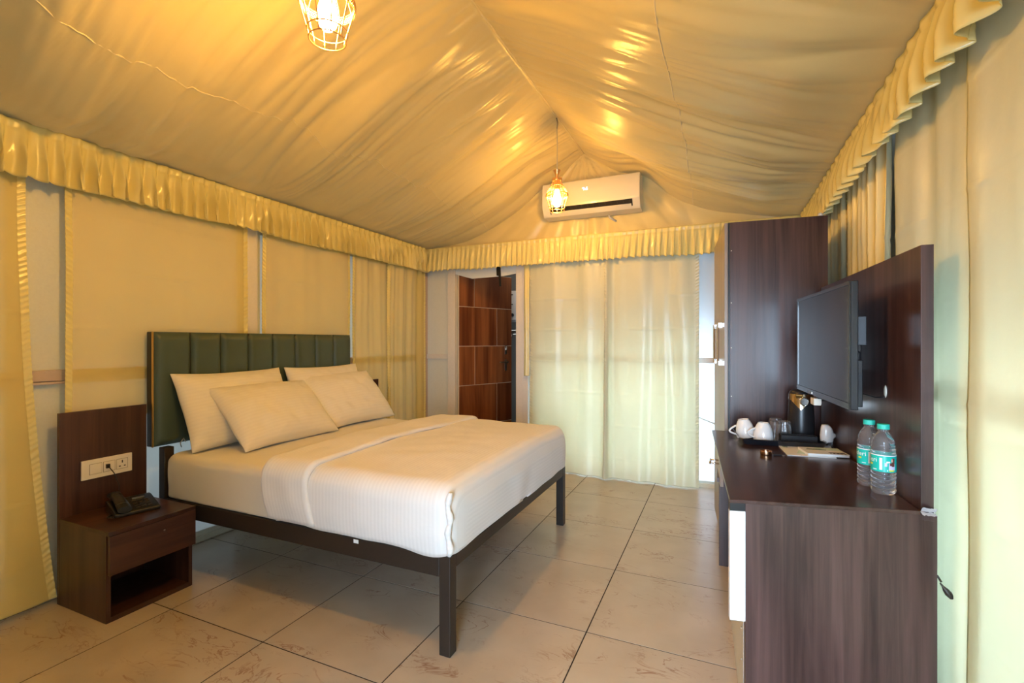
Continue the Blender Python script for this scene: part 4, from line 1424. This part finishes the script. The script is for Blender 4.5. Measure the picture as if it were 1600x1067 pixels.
kt = thing('electric_kettle', 'black electric kettle with gold and chrome collar, under the television', 'kettle', (0.366, 2.745, TL))
kt.scale = (1.0, 1.0, 1.13)
MB().lathe([(0.058, 0.0), (0.062, 0.003), (0.062, 0.014), (0.056, 0.018)], 40).obj('power_base', 'black', kt, smooth=40)
KB = [(0.050, 0.018), (0.0575, 0.022), (0.059, 0.04), (0.057, 0.10), (0.053, 0.165), (0.052, 0.17)]
MB().lathe(KB, 48).obj('kettle_body', 'black', kt, smooth=40)
band = MB()
# the collar dips to a point on the side facing the camera
face_a = radians(-97)
def bfn(i, j):
    a = 2 * pi * i / 96
    dlt = abs((a - face_a + pi) % (2 * pi) - pi)
    low = 0.168 - 0.040 * max(0, 1 - dlt / 0.9) ** 1.2
    z = low + (0.196 - low) * j / 8
    r = interp([(0.018, 0.0585), (0.10, 0.0572), (0.165, 0.0535), (0.196, 0.0515)], z) + 0.0014
    return (r * cos(a), r * sin(a), z)
band.grid(96, 9, bfn, True)
band.obj('collar', 'bronze', kt, smooth=True, label='gold and chrome collar').data.materials[0] = M['goldchrome']
MB().lathe([(0.0528, 0.170), (0.0515, 0.196), (0.049, 0.204), (0.040, 0.211), (0.020, 0.216), (0.0, 0.217)], 48).obj('lid', 'black', kt, smooth=40)
em = MB().lathe([(0.020, 0), (0.020, 0.004), (0.017, 0.006), (0.015, 0.003), (0.0, 0.003)], 28)
em.xf(Matrix.Rotation(face_a + pi / 2 + 0.25, 4, 'Z') @ Matrix.Translation((0, -0.0545, 0.165)) @ Matrix.Rotation(pi / 2, 4, 'X'))
em.obj('round_emblem', 'chrome', kt, smooth=40)
hd_ = MB().tube([(-0.0, 0.050, 0.19), (0.004, 0.085, 0.185), (0.006, 0.10, 0.14), (0.005, 0.092, 0.08), (0.0, 0.058, 0.045)], [0.012, 0.012, 0.011, 0.010, 0.010], 10)
hd_.obj('handle', 'black', kt, smooth=True)
MB().extrude([(0.045, 0.172), (0.072, 0.192), (0.068, 0.197), (0.045, 0.197)], 'x', -0.016, 0.016).xf(Matrix.Rotation(-pi / 2 - 1.8, 4, 'Z')).obj('spout', 'gold', kt, bevel=0.004)

ar = thing('ashtray', 'small round bronze tin lying alone on the desk top', 'tin', (0.178, 2.305, ZD))
MB().lathe([(0.0, 0.003), (0.019, 0.003), (0.0205, 0.006), (0.021, 0.016), (0.023, 0.017), (0.0235, 0.015), (0.022, 0.001), (0.0, 0.0)][::-1], 32, cap=False).obj('tin_bowl', 'bronze', ar, smooth=40)
kf = thing('key_fob', 'short black key fob beside the bronze tin', 'key fob', (0.212, 2.302, ZD), radians(8))
MB().box(-0.006, 0.026, -0.007, 0.007, 0, 0.005).obj('fob', 'black', kf, bevel=0.002)
MB().tube([(0.031 + 0.006 * cos(a * pi / 8), 0.006 * sin(a * pi / 8), 0.002) for a in range(16)], 0.0009, 5, closed=True).obj('ring', 'steel', kf, smooth=True)

fo = thing('paper_folder', 'thin white paper folder with mint print lying flat under the booklet', 'folder', (0.355, 2.455, ZD))
FP = [(-0.105, -0.125), (0.07, -0.135), (0.115, 0.13), (-0.085, 0.125)]
FP = [(0.260 - 0.355, 2.325 - 2.455), (0.44 - 0.355, 2.345 - 2.455), (0.465 - 0.355, 2.605 - 2.455), (0.243 - 0.355, 2.555 - 2.455)]
MB().prism(FP, 0, 0.0025).obj('cover', 'paper', fo)
MB().prism([(-0.055, -0.085), (0.0, -0.08), (0.06, 0.12), (-0.01, 0.10)], 0.0026, 0.0029).obj('mint_print', 'mint', fo)
sc_ = MB()
for k in range(3):
    sc_.tube([(-0.095 + 0.004 * i + 0.0 * k, 0.055 - 0.010 * k + 0.002 * sin(i * 2.2 + k), 0.0031) for i in range(6)], 0.0006, 4)
sc_.obj('small_print', 'darkgreen', fo)

bk = thing('booklet', 'white booklet with dark green title lying on the folder', 'booklet', (0.408, 2.425, ZD + 0.0032), radians(9))
MB().box(-0.083, 0.070, -0.075, 0.055, 0, 0.0095).obj('pages', 'paper', bk, bevel=0.001)
MB().box(-0.084, 0.071, -0.076, 0.056, 0.0096, 0.0106).obj('cover', 'paper', bk)
MB().box(-0.02, 0.069, 0.0, 0.055, 0.01062, 0.0108).obj('mint_print', 'mint', bk)
ti = MB()
random.seed(3)
for row, (yy, x0, x1) in enumerate(((0.022, -0.058, -0.005), (0.006, -0.066, 0.012))):
    pts = []
    k = 0
    x = x0
    while x < x1:
        pts.append((x, yy + 0.006 * sin(k * 2.4) * (0.6 + 0.6 * random.random()), 0.0111))
        x += 0.0026
        k += 1
    ti.tube(pts, 0.0011, 4)
ti.obj('script_title', 'darkgreen', bk, label='dark green handwritten-style title')
MB().box(0.005, 0.064, -0.068, -0.035, 0.01062, 0.0109).obj('cover_picture', 'darkprint', bk)
for k in range(4):
    MB().lathe([(0.004, 0), (0.004, 0.0002)], 10, (0.013 + 0.014 * k, -0.058, 0.0110)).obj('white_dot', 'whiteprint', bk)

fr = thing('mosquito_repeller', 'white plug-in vaporiser standing on the desk beside the booklet', 'vaporiser', (0.452, 2.615, ZD), radians(12))
MB().box(-0.024, -0.010, -0.010, 0.010, 0, 0.018).box(0.008, 0.022, -0.010, 0.010, 0, 0.018).obj('foot', 'glass', fr, bevel=0.002)
bdv = MB()
hs_ = [(0.0, 0.019, 0.025, 0.0), (0.0, 0.021, 0.027, 0.008), (0, 0.022, 0.028, 0.03), (0.0, 0.021, 0.026, 0.05), (-0.002, 0.018, 0.022, 0.066), (-0.005, 0.013, 0.016, 0.076), (-0.006, 0.006, 0.009, 0.079)]
bdv.grid(28, len(hs_), lambda i, j: (hs_[j][0] + hs_[j][2] * cos(2 * pi * i / 28), hs_[j][1] * sin(2 * pi * i / 28), 0.0185 + hs_[j][3]), True)
bdv.f.append(tuple(range(28))[::-1])
bdv.f.append(tuple(range(28 * (len(hs_) - 1), 28 * len(hs_))))
bdv.obj('body', 'white', fr, smooth=50)
MB().lathe([(0.0, 0), (0.012, 0.0005), (0.014, 0.002)], 16, (-0.006, 0, 0.0965)).obj('vent_top', 'grey', fr, smooth=True)
MB().lathe([(0.019, 0), (0.014, 0.008), (0.007, 0.016), (0.004, 0.022), (0.002, 0.036)], 16).xf(Matrix.Translation((0.020, 0, 0.048)) @ Matrix.Rotation(pi / 2, 4, 'Y')).obj('plug_prong', 'white', fr, smooth=40)
MB().box(-0.0215, -0.0195, -0.012, -0.003, 0.058, 0.063).obj('blue_mark', 'purple', fr)


def bottle(label, x, y, rz):
    b = thing('water_bottle', label, 'bottle', (x, y, ZD), rz, 'water bottles on the desk')
    R = 0.033
    P = [(0.0, 0.006), (0.012, 0.003), (0.026, 0.0), (0.031, 0.006)]
    z = 0.010
    while z < 0.066:
        P += [(R, z), (R, z + 0.007), (R - 0.0034, z + 0.010)]
        z += 0.013
    P += [(R - 0.0012, 0.072), (R - 0.0012, 0.127), (R, 0.132), (R, 0.137), (R - 0.002, 0.1405), (R, 0.144), (R - 0.0003, 0.150), (R - 0.0028, 0.1535), (R - 0.002, 0.158),
          (0.029, 0.168), (0.024, 0.181), (0.017, 0.192), (0.0135, 0.197), (0.0135, 0.201), (0.0155, 0.202), (0.0155, 0.204), (0.013, 0.205), (0.013, 0.212), (0, 0.212)]
    n = 48
    g = MB().grid(n, len(P), lambda i, j: (P[j][0] * 1.0 * cos(2 * pi * i / n), P[j][0] * sin(2 * pi * i / n), P[j][1]), True)
    g.obj('bottle_body', 'water', b, smooth=60)
    c = MB().grid(64, 5, lambda i, j: ((0.0160 if j < 3 else (0.0150 if j == 3 else 0.0)) * (1 + 0.03 * (i % 2)) * cos(2 * pi * i / 64), (0.0160 if j < 3 else (0.0150 if j == 3 else 0.0)) * (1 + 0.03 * (i % 2)) * sin(2 * pi * i / 64), (0.2055, 0.207, 0.2195, 0.221, 0.221)[j]), True)
    c.obj('cap', 'teal', b, smooth=30)
    rl = R + 0.0004
    lb = MB().lathe([(rl, 0.0735), (rl, 0.1255)], 64, cap=False).obj('paper_label', 'teallabel', b, smooth=True, label='teal wrap label with white lettering')
    MB().lathe([(rl + 0.0003, 0.1235), (rl + 0.0003, 0.1265)], 64, cap=False).obj('white_stripe', 'whiteprint', lb, smooth=True)
    # lettering bent round the label; angle grows to the right as seen from outside
    def wrap(vs, a0, z0, dr):
        out = []
        for v in vs:
            a = a0 + v[0] / R
            out.append(((rl + dr) * cos(a), (rl + dr) * sin(a), z0 + v[1]))
        return out
    vs, fs = text_mesh('Bisleri', 0.021)
    wmax = max(v[0] for v in vs)
    MB().add(wrap([(v[0] - wmax, v[1]) for v in vs], -0.50, 0.103, 0.0006), fs).obj('lettering', 'whiteprint', lb, fix=False)
    def patch(a0, a1, z0, z1, dr, mat, nm, m=10):
        MB().grid(m, 2, lambda i, j: ((rl + dr) * cos(a0 + (a1 - a0) * i / (m - 1)), (rl + dr) * sin(a0 + (a1 - a0) * i / (m - 1)), (z0, z1)[j])).obj(nm, mat, lb, fix=False)
    patch(-1.25, -0.90, 0.093, 0.098, 0.0006, 'yellow', 'yellow_print')
    patch(-0.85, -0.50, 0.079, 0.081, 0.0006, 'whiteprint', 'small_print')
    patch(-0.30, -0.08, 0.080, 0.118, 0.0006, 'whiteprint', 'white_bar')
    # printed picture: a person in a lilac top with long brown hair
    patch(0.42, 0.98, 0.080, 0.101, 0.0006, 'lilac', 'printed_top')
    patch(0.10, 0.30, 0.092, 0.103, 0.0006, 'lilac', 'printed_sleeve')
    patch(0.22, 0.52, 0.103, 0.108, 0.0007, 'whiteprint', 'printed_bottle')
    patch(0.66, 0.94, 0.092, 0.118, 0.0007, 'hair', 'printed_hair')
    patch(0.50, 0.70, 0.094, 0.103, 0.0007, 'hair', 'printed_hair')
    patch(0.60, 0.76, 0.106, 0.116, 0.0009, 'skin', 'printed_face')
    patch(0.45, 0.90, 0.077, 0.0815, 0.0010, 'yellow', 'yellow_print')
    patch(0.28, 0.36, 0.077, 0.0815, 0.0010, 'whiteprint', 'small_print')
    return b


# the label's zero angle faces the camera
bottle('nearer water bottle with teal cap, label picture fully visible', 0.477, 1.872, atan2(-1.872, -0.477) + 0.0)
bottle('farther water bottle with teal cap, half hidden by the nearer one', 0.459, 1.955, atan2(-1.955, -0.459) + 0.25)
